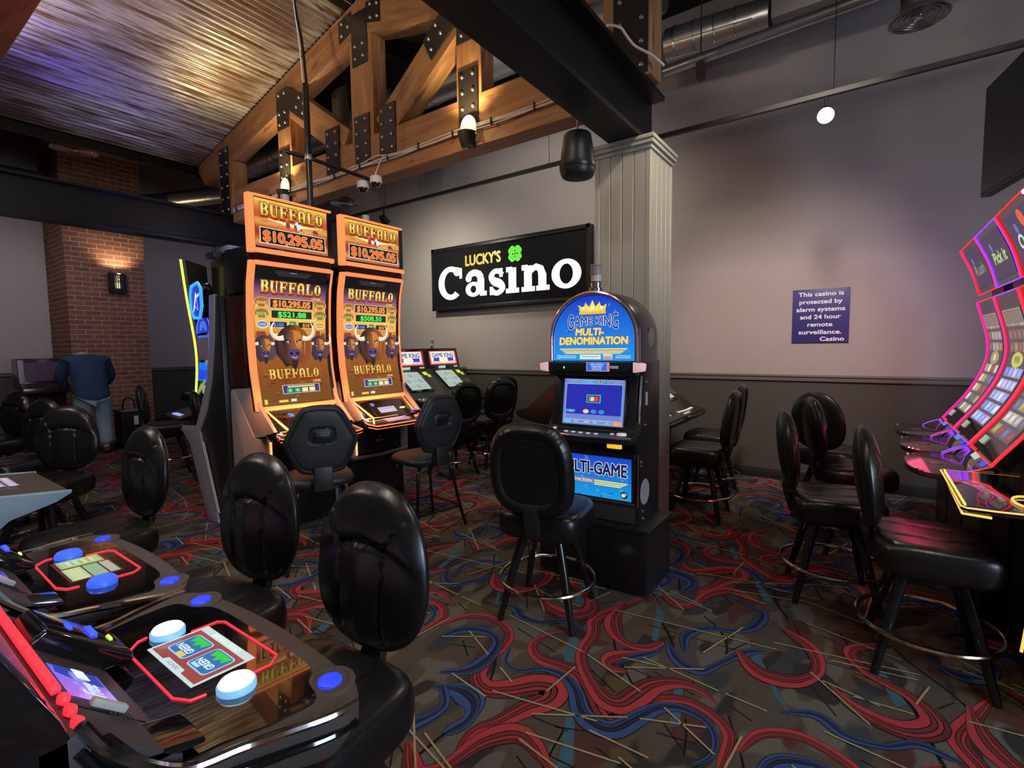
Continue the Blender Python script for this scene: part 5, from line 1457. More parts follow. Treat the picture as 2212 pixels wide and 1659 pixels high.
A3.poly([(-.09, 1.93), (-.04, 1.95), (.06, 2.12), (.03, 2.15), (-.04, 2.02)], (.85, .9, 1), 1).poly([(.0, 2.1), (.17, 2.13), (.16, 2.10), (.03, 2.07)], (.6, .75, 1), 1).line([(-.02, 2.0), (.1, 1.95), (.05, 2.08)], .02, (.3, .6, 1), 1)
A3.build('hexagon_picture', DISP, lambda u, v, h: (u, -.023-h, v), bm_)
MB().box(.02, .22, .08, .3, 1.72, 1.9).build('sign_neck', BLK, bm_)
A3 = Art().rect(-.32, .2, 1.40, 1.66, (.05, .035, .05), 0).rect(-.32, .2, 1.655, 1.68, (.02, .12, .9), 1).rect(-.32, .22, 1.16, 1.37, (.005, .16, .95), 0).rect(-.30, .2, 1.18, 1.35, (.01, .06, .7), 1)
for k in range(2): A3.line(arc(-.02+k*.13, 1.26, .06, .11, 100, 260, 8), .016, (.15, .6, 1), 2)
A3.rect(-.16, -.02, 1.02, 1.12, (.25, .35, .33), 1).rect(-.22, -.10, .93, 1.0, (.25, .55, .7), 1)
A3.build('screen', DISP, lambda u, v, h: (u, (.06 if v < 1.2 else .085)-.02-h, v), bm_)
MB().prism([(-.06, .86), (-.30, .80), (-.30, .775), (-.06, .76)], -.36, .28, 'x').build('deck', BLKS, bm_, bev=.005)
MB().box(-.2, .1, -.26, -.2, .80, .822).build('deck_light', led('lilac_light', (.35, .4, 1), .8), bm_, bev=.004)
tb = MB().prism(rrect(.52, .56, .02, cx=0, cy=0), -.02, .03, 'y').prism([(-.04, -.6), (.04, -.6), (.04, -.2), (-.04, -.2)], .03, .07, 'y').build('rear_display', mat('dead_screen', (.008, .008, .012), .25), bm_, bev=.004)
tb.location = (.0, .25, 2.28); tb.rotation_euler = (0, R(-6), 0)
# ================================================================ slant-top machines
SLG = {}
def slant(loc, rz, label, group):
    if 's' in SLG: return dup(SLG['s'], loc, rz, label, group)
    t = thing('slant_top_machine', label, 'slot machine', loc, rz, group)
    SLG['s'] = t
    MB().prism([(.22, .03), (.22, 1.50), (.10, 1.50), (.03, 1.20), (-.42, .84), (-.55, .815), (-.56, .76), (-.50, .72), (-.20, .66), (-.16, .03)], -.35, .35, 'x').build('cabinet', BLKS, t, bev=.012, seg=3)
    top = lambda u, v, h: (u, lerp(.03, .10, (v-1.2)/.3)-.006-h, v)
    MB().add([(x, y, z) for (x, z) in ((-.33, 1.22), (.33, 1.22), (.33, 1.488), (-.33, 1.488)) for y in (lerp(.03, .10, (z-1.2)/.3)-.006, .14)], [(0, 2, 4, 6), (1, 3, 5, 7), (0, 1, 3, 2), (2, 3, 5, 4), (4, 5, 7, 6), (6, 7, 1, 0)]).build('display_hood', GLOSS, t, bev=.008)
    a = Art().rect(-.29, .29, 1.255, 1.46, (.80, .06, .06), 0).rect(-.26, .26, 1.275, 1.45, (.92, .90, .92), 1)
    a.rect(-.21, .22, 1.31, 1.36, (.03, .06, .45), 2)
    for k in range(3): a.rect(-.25, .25, 1.282+k*.012, 1.286+k*.012, (.7, .1, .1) if k % 2 == 0 else (.1, .1, .5), 2)
    a.text('GAME KING', 0, 1.368, .062, (.05, .05, .16), 5, w=.46, off=.02, outline=(.75, .75, .82), ow=.04)
    a.disc(0, 1.325, .075, (.95, .88, .6), 4, ry=.05)
    for k in range(7): a.disc(.075*cos(R(30*k)), 1.325+.05*sin(R(30*k)), .02, (.98, .95, .8), 5)
    a.build('top_display', DISP, lambda u, v, h: top(u, v, h+.004), t)
    sl = lambda u, v, h: (u, lerp(-.42, .03, v)-h*.62, lerp(.84, 1.20, v)+h*.78)
    MB().add([sl(x, v, h) for h in (-.01, .008) for x, v in ((-.30, .22), (.14, .22), (.14, .94), (-.30, .94))], [(0, 1, 2, 3)[::-1], (4, 5, 6, 7), (0, 1, 5, 4), (1, 2, 6, 5), (2, 3, 7, 6), (3, 0, 4, 7)]).build('screen_bezel', GLOSS, t, bev=.003)
    s_ = Art().rect(-.26, .10, .28, .90, (.42, .52, .46), 12)
    for i in range(3):
        for j in range(3): s_.rect(-.24+i*.11, -.16+i*.11, .33+j*.19, .45+j*.19, (.30, .38, .36) if (i+j) % 2 else (.36, .46, .42), 13)
    s_.build('screen', DISP, sl, t)
    e = Art().rect(.19, .27, .78, .90, (.72, .85, .02), 2).rect(.24, .30, .70, .80, (.55, .7, .02), 2).rect(.17, .30, .35, .55, (.025, .025, .028), 1)
    e.build('ticket_light', DISP, sl, t)
    d = Art().rect(-.17, -.02, 1.205, 1.242, (.35, .65, .6), 1).rect(.16, .25, 1.215, 1.235, (.5, .5, .48), 1)
    d.build('message_display', DISP, lambda u, v, h: (u, -.002-h*2-.006, v+.0), t)
    for i in range(8):
        u = -.29+i*.062
        MB().lathe([(.017, 0), (.016, .008), (0, .011)], (0, 0, 0), 12).build('button', WHITEB, t, loc=(u, -.475+.004*abs(i-4), .832))
    for i in range(4):
        MB().box(-.012, .012, -.009, .009, 0, .008).build('button', WHITEB, t, loc=(-.28+i*.05, -.52, .822))
    MB().tube(spline([(-.34, -.53, .80), (-.2, -.562, .792), (0, -.57, .79), (.2, -.562, .792), (.34, -.53, .80)], 5), .008, 6).build('deck_trim', CHROME, t)
    candle(t, -.12, .16, 1.497, .9)
    return t
SG1, SG2 = 'slant-top machines by the back wall', 'low machines behind the pillar'
slant((-5.2, 5.575, 0), R(90), 'slant-top machine with a red-framed GAME KING display, nearest the back wall', SG1)
slant((-5.2, 4.86, 0), R(90), 'slant-top machine partly hidden by the right glowing jackpot machine', SG1)
slant((-1.98, 4.55, 0), R(90), 'dark low machine right of the grey pillar, nearer one', SG2)
slant((-1.98, 5.27, 0), R(90), 'dark low machine right of the grey pillar, farther one by the wainscot', SG2)
slant((-2.60, 4.85, 0), R(-90), 'dark low machine with orange reflections, left of the arched blue machine', SG2)
# ================================================================ right-hand bank of tall J-curved cabinets
HOTP = led('hot_pink_neon', (1, .02, .30), 1.25)
VIO = led('violet_neon', (.34, .06, 1), 1.2)
REDJ = led('scarlet_neon', (1, .025, .04), 1.1)
YELN = led('amber_yellow_neon', (1, .58, .13), .95)
JP = spline([(-.02, .86), (0, .90), (.125, 1.09), (.215, 1.30), (.232, 1.50), (.16, 1.805)], 8)
JT = spline([(.172, 1.862), (.125, 2.03), (.045, 2.215)], 6)
def along(P_):
    d = [0]
    for a, b_ in zip(P_, P_[1:]): d.append(d[-1]+(b_-a).length)
    def f(s):
        s = max(0, min(d[-1], s))
        for i in range(len(P_)-1):
            if s <= d[i+1]+1e-9:
                t_ = (s-d[i])/(d[i+1]-d[i]); p = P_[i].lerp(P_[i+1], t_)
                n = (P_[i+1]-P_[i]).normalized(); return p, V((-n.y, n.x))
        return P_[-1], V((-1, 0))
    return f, d[-1]
jf, JL = along(JP[6:]); tf_, TL = along(JT)
def jmap(f):
    def g(u, v, h):
        p, n = f(v)
        return (u, p.x+n.x*h, p.y+n.y*h)
    return g
def curved_slab(f, L, x0, x1, s0, s1, d0, d1, n=16):
    mb = MB(); g = jmap(f)
    rows = []
    for k in range(n+1):
        s_ = lerp(s0, s1, k/n)
        rows.append([g(x0, s_, d1), g(x1, s_, d1), g(x1, s_, d0), g(x0, s_, d0)])
    mb.grid(rows, closed=True); mb.add(rows[0], [(0, 1, 2, 3)]); mb.add(rows[-1], [(3, 2, 1, 0)])
    return mb
def j_machine(loc, label, seed, c_main, c_top, c_deck, style):
    t = thing('curved_slot_machine', label, 'slot machine', loc, R(-90), 'tall curved cabinets along the right')
    hw = .325
    curved_slab(jf, JL, -hw, hw, 0, JL, -.06, 0).build('screen_housing', GLOSS, t)
    curved_slab(tf_, TL, -hw, hw, 0, TL, -.06, 0, 8).build('topper', GLOSS, t)
    MB().prism([(.02, .86), (.16, 1.08), (.27, 1.3), (.285, 1.5), (.22, 1.83), (.42, 1.86), (.42, .05), (-.03, .05), (-.03, .78)], -hw+.01, hw-.01, 'x').build('cabinet', BLK, t, bev=.006)
    MB().prism([(.23, 1.82), (.20, 2.0), (.12, 2.15), (.3, 2.15), (.40, 1.82)], -.2, .2, 'x').build('topper_bracket', BLK, t)
    # neon borders: one on each flank, along the bottom and around the topper
    for s in (-1, 1):
        P_ = [jmap(jf)(s*hw, JL*k/24, .004) for k in range(25)]
        MB().tube(P_, .008 if s > 0 else .005, 6).build('flank_neon', c_main, t)
        P_ = [jmap(tf_)(s*hw, TL*k/8, .004) for k in range(9)]
        MB().tube(P_, .006, 6).build('topper_neon', c_top, t)
    for (f, s_, c) in ((jf, 0, c_deck), (jf, JL, c_top), (tf_, 0, c_top), (tf_, TL, c_top)):
        MB().tube([jmap(f)(-hw, s_, .004), jmap(f)(hw, s_, .004)], .004, 6).build('cross_neon', c, t)
    # reel picture
    random.seed(seed)
    a = Art()
    W_ = .235
    a.rect(-W_, W_, .12, JL-.10, lambda u, v: grad([(0, (.10, .10, .13)), (.4, (.09, .055, .06)), (.6, (.06, .045, .06)), (1, (.10, .07, .055))], v/JL), 0)
    pal = [(.42, .40, .30), (.22, .06, .06), (.36, .34, .34), (.12, .12, .16), (.30, .28, .10), (.10, .14, .28), (.5, .48, .44)]
    if style == 1: pal = [(.22, .30, .75), (.35, .42, .85), (.5, .55, .85), (.15, .2, .6), (.42, .40, .62)]
    n = 9
    for i in range(n):
        for j in range(4):
            s0 = lerp(.13, JL-.14, i/n)
            if i in (5,): continue
            c = random.choice(pal); u0 = -W_+.012+j*(2*W_-.02)/4
            if i > 5: c = tuple(x*.8 for x in random.choice([(.34, .32, .30), (.28, .10, .07), (.16, .14, .15), (.3, .22, .08)]))
            a.rect(u0, u0+.105, s0, s0+(JL-.3)/n*.78, c, 1)
            a.disc(u0+.05, s0+.03, .022, tuple(min(1, x*1.6) for x in c), 2, n=8)
    s5 = lerp(.13, JL-.14, 5/n)
    a.disc(0, s5+.03, .14, (.55, .55, .10) if style == 1 else (.35, .30, .12), 3, ry=.05).text('WIN' if style == 1 else '88', 0, s5+.01, .045, (.10, .10, .08) if style == 1 else (.8, .7, .3), 5, off=.03)
    a.rect(-W_, W_, JL-.20, JL-.12, (.20, .15, .12), 3).frame(-W_, W_, JL-.21, JL-.11, .005, (.4, .38, .36), 4)
    a.rect(-W_, -.12, .05, .10, (.35, .42, .38), 3)
    a.build('screen', DISP, lambda u, v, h: jmap(jf)(u, v, .003+h*.6), t, cuts=[JL*k/24 for k in range(1, 24)])
    a = Art().rect(-.27, .27, .04, TL-.04, lambda u, v: (.02, .014, .05) if style != 2 else (.016, .02, .06), 0)
    a.text(('Rush', 'Pick it', 'Quick')[style], 0, .14, .075, ((.2, .18, .16), (.42, .55, .22), (.62, .68, .60))[style], 3, w=.34, off=.03, outline=(.05, .12, .06), ow=.03, shear=.2)
    if style == 2: a.disc(.06, .28, .05, (.65, .09, .02), 2)
    a.disc(-.1, .25, .03, (.10, .12, .4), 2)
    a.build('topper_screen', DISP, lambda u, v, h: jmap(tf_)(u, v, .003+h*.6), t, cuts=[TL*k/8 for k in range(1, 8)])
    # console and deck
    MB().prism([(.0, .895), (-.06, .845), (-.10, .79), (.0, .76)], -.31, .31, 'x').build('console', GLASS, t, bev=.004)
    a = Art().rect(-.09, .06, .25, .85, (.10, .25, .62) if style < 2 else (.45, .58, .52), 1).rect(.16, .26, .1, .8, (.02, .06, .9), 1)
    a.build('player_display', DISP, lambda u, v, h: (u, lerp(-.08, -.005, v)-h*.6-.001, lerp(.82, .893, v)+h*.7+.001), t)
    cl = c_deck
    MB().tube([(.31, .01, .885), (.315, -.10, .84), (.315, -.16, .80), (.315, -.16, .78), (.31, -.06, .81)], .0032, 6).build('console_neon', cl, t)
    MB().tube([(-.31, .01, .885), (-.315, -.10, .84), (-.315, -.16, .80), (-.315, -.16, .78), (-.31, -.06, .81)], .0032, 6).build('console_neon', VIO, t)
    if style != 3:
        o = spline([(-.31, -.02), (-.325, -.17), (-.29, -.265), (-.15, -.325), (0, -.335), (.15, -.325), (.29, -.265), (.325, -.17), (.31, -.02)], 5)
        o = [p for p in o]; n = len(o)
        MB().add([(p.x, p.y, .815) for p in o]+[(p.x, p.y, .785) for p in o], [tuple(range(n)), tuple(range(n, 2*n))[::-1]]+[(i, (i+1) % n, n+(i+1) % n, n+i) for i in range(n)]).build('deck', mat('smoky_brown_deck', (.05, .042, .04), .12), t, bev=.004)
        for x, y in ((-.2, -.312), (.24, -.292), (.27, -.275)):
            MB().lathe([(.008, .0), (.006, .006), (0, .008)], (x, y, .815), 8).build('chrome_stud', CHROME, t)
        MB().lathe([(.036, 0), (.034, .006), (0, .008)], (.02, -.2, .815), 20).build('spin_button', mat('dim_grey_button', (.16, .14, .14), .2), t)
    else:
        pass
    candle(t, .05, .14, 2.20, .9)
    if style == 2: MB().lathe([(0, -.014), (.010, -.008), (.013, 0), (.010, .008), (0, .014)], (hw, .045, 2.2), 12).build('corner_light', led('blue_white_spark', (.65, .7, 1), 4), t)
    return t
def JY(i): return 3.0+.68*i
XJ = .53
j_machine((XJ, JY(3), 0), 'farthest tall curved cabinet on the right, pink-lit flank, nearest the back wall', 11, HOTP, REDJ, REDJ, 0)
j_machine((XJ, JY(2), 0), 'tall curved cabinet with a violet-lit topper and blue reel screen', 22, mat('thin_rose_neon', (1, .1, .2), .4, emit=(.9, .05, .12), es=.8), VIO, VIO, 1)
j_machine((XJ, JY(1), 0), 'tall curved cabinet with a scarlet-lit topper, cut by the right edge of the view', 33, REDJ, REDJ, REDJ, 2)
ym = thing('yellow_deck_machine', 'cabinet whose flat deck has a glowing yellow rim, at the right edge of the view', 'slot machine', (XJ, JY(0)-.03, 0), R(-90))
MB().prism([(.06, .05), (.06, .80), (.10, .95), (.22, 1.2), (.27, 1.5), (.2, 1.8), (.5, 1.8), (.5, .05)], -.32, .32, 'x').build('cabinet', BLK, ym, bev=.006)
o = [(-.36, .10), (-.36, -.19), (-.345, -.205), (.335, -.205), (.36, -.19), (.36, -.10), (.335, .10)]
n = len(o)
MB().add([(x, y, .85) for x, y in o]+[(x, y, .825) for x, y in o], [tuple(range(n)), tuple(range(n, 2*n))[::-1]]+[(i, (i+1) % n, n+(i+1) % n, n+i) for i in range(n)]).build('glass_deck', GLASS, ym, bev=.003)
MB().tube([(x*1.01, y-.003, .846) for x, y in o], .0035, 6).build('rim_neon', YELN, ym)
MB().tube([(-.35, -.197, .828), (.365, -.205, .822), (.37, -.12, .82)], .005, 6).build('under_neon', YELN, ym)
MB().tube([(-.33, -.195, .853), (.335, -.195, .853)], .0045, 6).build('front_neon', led('bright_yellow_neon', (1, .66, .10), 1.2), ym)
MB().tube([(.20+.10*cos(2*pi*k/24), .02+.055*sin(2*pi*k/24), .858) for k in range(24)], .005, 6, True).build('button_ring', YELN, ym)
MB().tube([(.34, .075, .60), (.33, .0, .42), (.33, -.01, .30)], .005, 6).build('side_neon', YELN, ym)
a = Art().rect(-.30, .30, .98, 1.7, (.10, .05, .06), 0)
for k in range(5): a.rect(-.24, .24, 1.05+k*.12, 1.12+k*.12, (.45, .22, .06), 1)
yq = [(.10, .95), (.22, 1.2), (.27, 1.5), (.2, 1.8)]
def yy_(v):
    for (a_, z0), (b_, z1) in zip(yq, yq[1:]):
        if v <= z1: return lerp(a_, b_, (v-z0)/(z1-z0))
    return .2
a.build('screen', DISP, lambda u, v, h: (u, yy_(v)-.005-h, v), ym, cuts=[1.2, 1.5])
MB().tube([(.325, yy_(.96+.07*k)-.008, .96+.07*k) for k in range(12)], .009, 6).build('flank_neon', HOTP, ym)
light('added_led_glow', 'AREA', (.42, 4.9, 1.45), 1.6, (1, .06, .25), .9, (.0, 6.15, 1.3), sy=.1)  # added area lights in open air, spreading the bank's neon colours
light('added_led_glow', 'AREA', (.50, 5.2, 2.1), 1.6, (.45, .12, 1), .3, (.2, 6.15, 2.0), sy=.3)
light('added_led_glow', 'AREA', (.25, 3.8, .95), 1.6, (1, .05, .15), 1.2, (-.2, 3.8, 0), sy=.1)
# ================================================================ things on and near the back wall
def on_wall(u, v, h): return (u, YB-h, v)
sg = thing('lit_wall_sign', "black backlit sign reading LUCKY'S Casino with a green clover", 'sign', (-4.45, 0, 0))
x0, x1, z0, z1 = -1.43, 1.43, 2.12, 3.10
MB().box(x0, x1, YB-.12, YB-.01, z0, z1).build('sign_box', mat('black_sign_face', (.008, .008, .009), .7, spec=.1), sg, bev=.006)
b = MB()
for (a0, a1, b0, b1) in ((x0, x1, z0, z0+.045), (x0, x1, z1-.045, z1), (x0, x0+.045, z0, z1), (x1-.045, x1, z0, z1)): b.box(a0-.006, a1+.006, YB-.135, YB-.02, b0-.006, b1+.006)
b.build('frame', mat('black_aluminium_frame', (.02, .02, .02), .35, .5), sg, bev=.004)
# stroke lettering of the word Casino, slab style: (points, width)
h_ = .46
A4 = Art()
LETM = art_mat('backlit_letters', True, 1.15, .4)
def emit_letter(nm):
    global A4
    A4.build(nm, LETM, lambda u, v, h: (u*1.03, YB-.121-h, v), sg); A4 = Art()
WSG = (.93, 1, .90)
def stroke(pts, ws, lay=2): A4.line(pts, 1, WSG, lay, ws if hasattr(ws, '__len__') else [ws]*len(pts))
def ring_(cx, cy, rx, ry, tx, ty, a0=0, a1=360, n=30, lay=2):
    ptsO = [(cx+rx*cos(R(lerp(a0, a1, k/n))), cy+ry*sin(R(lerp(a0, a1, k/n)))) for k in range(n+1)]
    ptsI = [(cx+(rx-tx)*cos(R(lerp(a0, a1, k/n))), cy+(ry-ty)*sin(R(lerp(a0, a1, k/n)))) for k in range(n+1)]
    for k in range(n): A4.poly([ptsO[k], ptsO[k+1], ptsI[k+1], ptsI[k]], WSG, lay)
zb = 2.30
# C
ring_(-1.00, zb+.235, .26, .265, .13, .085, 48, 312)
A4.disc(-.865, zb+.405, .075, WSG, 2, ry=.07); A4.rect(-.82, -.765, zb+.29, zb+.455, WSG, 2)
emit_letter('letter')
# a
stroke([(-.40, zb+.02), (-.40, zb+.25)]+arc(-.525, zb+.25, .125, .105, 0, 170, 8), [.13, .13]+[.12]*3+[.10]*6)
ring_(-.545, zb+.105, .155, .115, .10, .06)
A4.disc(-.635, zb+.275, .06, WSG, 2, ry=.055); A4.rect(-.42, -.29, zb-.005, zb+.065, WSG, 2)
emit_letter('letter')
# s
S_ = spline([(-.0, zb+.275), (-.06, zb+.33), (-.14, zb+.335), (-.205, zb+.27), (-.155, zb+.195), (-.05, zb+.15), (.0, zb+.085), (-.06, zb+.025), (-.14, zb+.02), (-.215, zb+.085)], 5)
stroke(S_, [.075+.055*math.exp(-((i/len(S_)-.5)/.17)**2) for i in range(len(S_))])
A4.rect(-.055, .005, zb+.245, zb+.375, WSG, 2); A4.rect(-.235, -.175, zb-.01, zb+.115, WSG, 2)
emit_letter('letter')
# i
stroke([(.175, zb+.03), (.175, zb+.36)], .135); A4.rect(.06, .29, zb-.005, zb+.065, WSG, 2); A4.rect(.065, .175, zb+.30, zb+.375, WSG, 2)
emit_letter('letter')
# n
stroke([(.44, zb+.03), (.44, zb+.36)], .13); A4.rect(.33, .555, zb-.005, zb+.065, WSG, 2); A4.rect(.335, .44, zb+.30, zb+.375, WSG, 2)
stroke([(.45, zb+.22), (.50, zb+.30), (.575, zb+.335), (.645, zb+.30), (.675, zb+.21), (.675, zb+.03)], [.06, .09, .09, .11, .13, .13]); A4.rect(.575, .79, zb-.005, zb+.065, WSG, 2)
emit_letter('letter')
# o
ring_(1.045, zb+.19, .225, .20, .125, .065)
emit_letter('letter')
A4.text("LUCKY'S", -.36, 2.775, .155, (1, .55, .04), 3, w=.66, off=.03)
emit_letter('owner_lettering')
for (dx, dz) in ((-.06, .055), (.06, .055), (-.06, -.06), (.06, -.06)):
    cx, cz = .225+dx, 2.86+dz
    sx, sz = (1 if dx > 0 else -1), (1 if dz > 0 else -1)
    A4.disc(cx+sx*.012, cz-sz*.014, .043, (.10, .95, .03), 3, ry=.043, n=16); A4.disc(cx-sx*.014, cz+sz*.014, .043, (.10, .95, .03), 3, ry=.043, n=16)
    A4.poly([(cx-sx*.058, cz-sz*.052), (cx+sx*.052, cz-sz*.03), (cx-sx*.03, cz+sz*.052)], (.10, .95, .03), 3)
A4.line([(.225, 2.75), (.225, 2.97)], .006, (.02, .25, .01), 5).line([(.11, 2.86), (.34, 2.86)], .006, (.02, .25, .01), 5)
emit_letter('clover')
# notice
ns = thing('security_notice', 'blue notice about alarm systems and remote surveillance on the back wall', 'sign', (-.42, 0, 0))
MB().box(-.255, .255, YB-.016, YB-.002, 1.51, 2.068).build('board', mat('deep_blue_board', (.035, .035, .17), .4), ns, bev=.002)
def notice_line(tx, u, v, w_, al='c'):
    Art().text(tx, u, v, .042, (.82, .78, .88), 1, w=w_, off=.03).build('text_line', PRINT, lambda a, b_, h: (a, YB-.0165-h, b_), ns)
for k, (tx, w_) in enumerate((('This casino is', .40), ('protected by', .38), ('alarm systems', .43), ('and 24 hour', .36), ('remote', .22), ('surveillance.', .38))):
    notice_line(tx, 0, 1.995-k*.079, w_)
notice_line('Casino', .11, 1.528, .21)
ot = thing('wall_outlet', 'small white outlet on the wainscot behind the stools', 'outlet', (-3.62, YB, .42))
MB().box(-.04, .04, -.01, 0, -.06, .06).build('cover_plate', WP, ot, bev=.003)
for z in (-.025, .025): MB().lathe([(.016, -.0115), (.0, -.0116)], (0, 0, z), 12, axis='y').build('socket_face', mat('grey_socket', (.4, .4, .4), .5), ot)
# track lighting rail hung on wires, with heads
TRK = mat('black_track', (.008, .008, .008), .5)
YT = 4.6
TK = 4.6/5.2
TZ = 1.5+2.13*TK
tr_ = thing('light_track', 'long black lighting track hung on wires before the back wall', 'light track', (0, YT, TZ))
MB().box(-9.5, 3.2, -.018, .018, -.018, .018).build('rail', TRK, tr_)
for x in (-8.2, -6.03*TK, -3.13*TK, -.31*TK, 2.2):
    MB().tube([(x, 0, .015), (x, 0, ZC-TZ)], .003, 5).build('hanger_wire', TRK, tr_)
def track_head(x, label, target, power, col=(1, .80, .55), sp_=95):
    t = thing('track_spotlight', label, 'lamp', (x, YT, TZ-.02), 0, 'spotlights on the black track')
    MB().tube([(0, 0, 0), (0, 0, -.07)], .012, 8).build('stem', TRK, t)
    d = (V(target)-V((x, YT, TZ-.13))).normalized()
    q = d.to_track_quat('Z', 'Y')
    o = MB().lathe([(.03, -.06), (.045, -.05), (.052, .02), (.062, .05), (.058, .05), (.05, .03)], n=20).build('head', TRK, t)
    o.location = (0, 0, -.13); o.rotation_euler = q.to_euler()
    g = MB().lathe([(0, .052), (.045, .050), (.054, .04)], n=20).build('lens', mat('glaring_lens', (1, .9, .7), .3, emit=(1, .86, .58), es=9), t)
    g.location = (0, 0, -.13); g.rotation_euler = q.to_euler()
    light('track_light', 'SPOT', V((x, YT, TZ-.15))+d*.08, power, col, .03, target, R(sp_), 1.0)
    return t
track_head(-6.06*TK, 'lit spotlight just above the right jackpot topper', (-5.75, 6.15, 2.0), 125, (1, .95, .76), 150)
track_head(-.36*TK, 'glaring spotlight on the track, upper right, beside a hanger wire', (-.25, 1.0, 1.3), 60)
track_head(-9.0, 'assumed spotlight at the far left end of the track, hidden by the timber truss', (-9.4, 6.15, 1.5), 120)  # unseen head added to light the left of the back wall
track_head(2.6, 'assumed spotlight at the right end of the track, outside the view', (1.2, 6.15, 1.6), 8)  # head beyond the view, added to brighten the wall at right
# ducts and pipes
DUCT = NT('galvanised_duct'); DUCT.bump(DUCT.noise(DUCT.co(), 6, 2), .25, .02)
DUCT = DUCT.P(Base_Color=(.45, .45, .46), Metallic=.85, Roughness=.32)
def duct(name, pts, r, label, seams=.6, group='galvanised ducts under the dark ceiling'):
    t = thing(name, label, 'duct', pts[0], 0, group)
    P_ = [V(p)-V(pts[0]) for p in pts]
    MB().tube(P_, r, 28).build('pipe', DUCT, t)
    a, b_ = P_[0], P_[-1]; L_ = (b_-a).length; n = int(L_/seams)
    return t
d1 = duct('spiral_duct', [(-9.6, 4.9, 4.86), (-1.7, 4.9, 4.86)], .20, 'round galvanised duct seen through the openings of the timber truss')
for k in range(9):
    x = .9*k+.4
    MB().tube([(x, .206*cos(2*pi*i/24), .206*sin(2*pi*i/24)) for i in range(24)], .006, 5, True).build('seam_band', DUCT, d1)
for x in (2.35, 6.0):
    MB().tube([(x, .0, .20), (x, 0, ZC-4.86)], .006, 6).build('hanger_strap', TRK, d1)
d2 = duct('spiral_duct', [(-1.85, 5.55, 4.69), (-.86, 5.55, 4.63)], .165, 'short round duct with a wire guard above the panelled pillar')
for k in range(4):
    x = .10+.2*k
    MB().tube([(x, .175*cos(2*pi*i/20), .175*sin(2*pi*i/20)-.06*x) for i in range(20)], .004, 5, True).build('wire_hoop', CHROME, d2)
for a_ in (200, 250, 300):
    MB().tube([(.05+.1*k, .175*cos(R(a_)), .175*sin(R(a_))-.006*k) for k in range(9)], .004, 5).build('wire_bar', CHROME, d2)
bd = tag(MB().box(-.84, .37, 5.40, 5.70, 4.525, 4.83).build('rectangular_duct', mat('dull_duct_grey', (.30, .28, .26), .5, .3), bev=.01), 'rectangular grey duct beside the wire guard, upper right', 'duct', None, 'thing')
d3 = duct('thin_pipe', [(-1.62, 4.75, 4.02), (.9, 4.75, 4.09)], .045, 'thin shiny pipe running right from the beam end', group='pipes under the dark ceiling')
MB().tube([(.33, .0, .0), (.33, 0, ZC-4.02)], .006, 6).build('hanger_strap', TRK, d3)
MB().box(.30, .36, -.05, .05, -.16, -.04).build('pipe_bracket', mat('rusty_bracket', (.06, .02, .016), .6), d3)
d4 = duct('spiral_duct', [(-11.85, -2.0, 4.42), (-11.85, 2.57, 4.42)], .22, 'round duct along the left wall, passing by the brick pillar')
d5 = duct('spiral_duct', [(-11.85, 3.96, 4.42), (-11.6, 4.3, 4.5), (-8.9, 5.6, 4.6)], .16, 'smaller round duct angling in from the left wall')
def diffuser(loc, label, rod):
    t = thing('round_air_diffuser', label, 'air vent', loc, 0, 'round ceiling diffusers')
    dm_ = mat('diffuser_metal', (.30, .28, .25), .3, .8)
    MB().lathe([(.10, .10), (.105, .06), (.15, .02), (.165, .0), (.16, -.004), (.145, .01)], n=36).build('outer_ring', dm_, t)
    for r in (.045, .075, .105, .132):
        MB().lathe([(r-.012, .028), (r, .006), (r+.006, .004), (r-.006, .028)], n=32).build('louvre_ring', dm_, t)
    MB().lathe([(0, .03), (.016, .02), (.02, .0), (0, -.006)], n=14).build('centre_knob', CHROME, t)
    MB().lathe([(.10, .10), (.10, rod)], n=24).build('neck', mat('diffuser_neck', (.06, .055, .05), .5, .4), t)
    return t
diffuser((.20, 4.33, 3.60), 'round air diffuser at the upper right, before the back wall', ZC-3.6)
diffuser((-8.52, 2.18, 4.13), 'round air diffuser below the corrugated roof, over the brick pillar', ZC-4.13).scale = (1.5, 1.5, 1.0)
diffuser((-5.4, 4.0, 3.32), 'dark round diffuser just behind the truss above the jackpot toppers', ZC-3.32)
# pendant speaker on the beam
sk = thing('pendant_speaker', 'black pendant loudspeaker hung beside the panelled pillar', 'speaker', (-1.553, 2.93, 2.58))
MB().lathe([(0, .0), (.085, .0), (.098, .004), (.108, .02), (.112, .05), (.104, .16), (.086, .262), (.078, .27), (0, .272)], n=36).build('body', mat('black_speaker_shell', (.012, .012, .013), .42), sk)
MB().lathe([(.0, -.003), (.075, -.003), (.09, .002)], n=36).build('grille', mat('speaker_grille', (.02, .022, .022), .6), sk)
MB().lathe([(.112, .045), (.116, .05), (.116, .075), (.11, .08)], n=36).build('lower_band', mat('black_speaker_band', (.016, .016, .018), .35), sk)
MB().tube([(0, 0, .27), (0, 0, .355)], .004, 6).build('wire', CHROME, sk)
MB().tube([(-.03, 0, .268), (0, 0, .315), (.03, 0, .268)], .003, 6).build('sling', CHROME, sk)
# white flexible cable by the beam end
fc = tag(MB().tube(spline([(-1.62, 3.42, 3.72), (-1.587, 3.45, 3.777), (-1.489, 3.45, 3.726), (-1.448, 3.45, 3.665), (-1.386, 3.45, 3.573), (-1.303, 3.45, 3.502), (-1.248, 3.45, 3.453), (-1.18, 3.46, 3.377)], 6), .009, 8).build('white_cable', CABLE), 'white cable looping beside the end of the black beam', 'cable', None, 'thing')
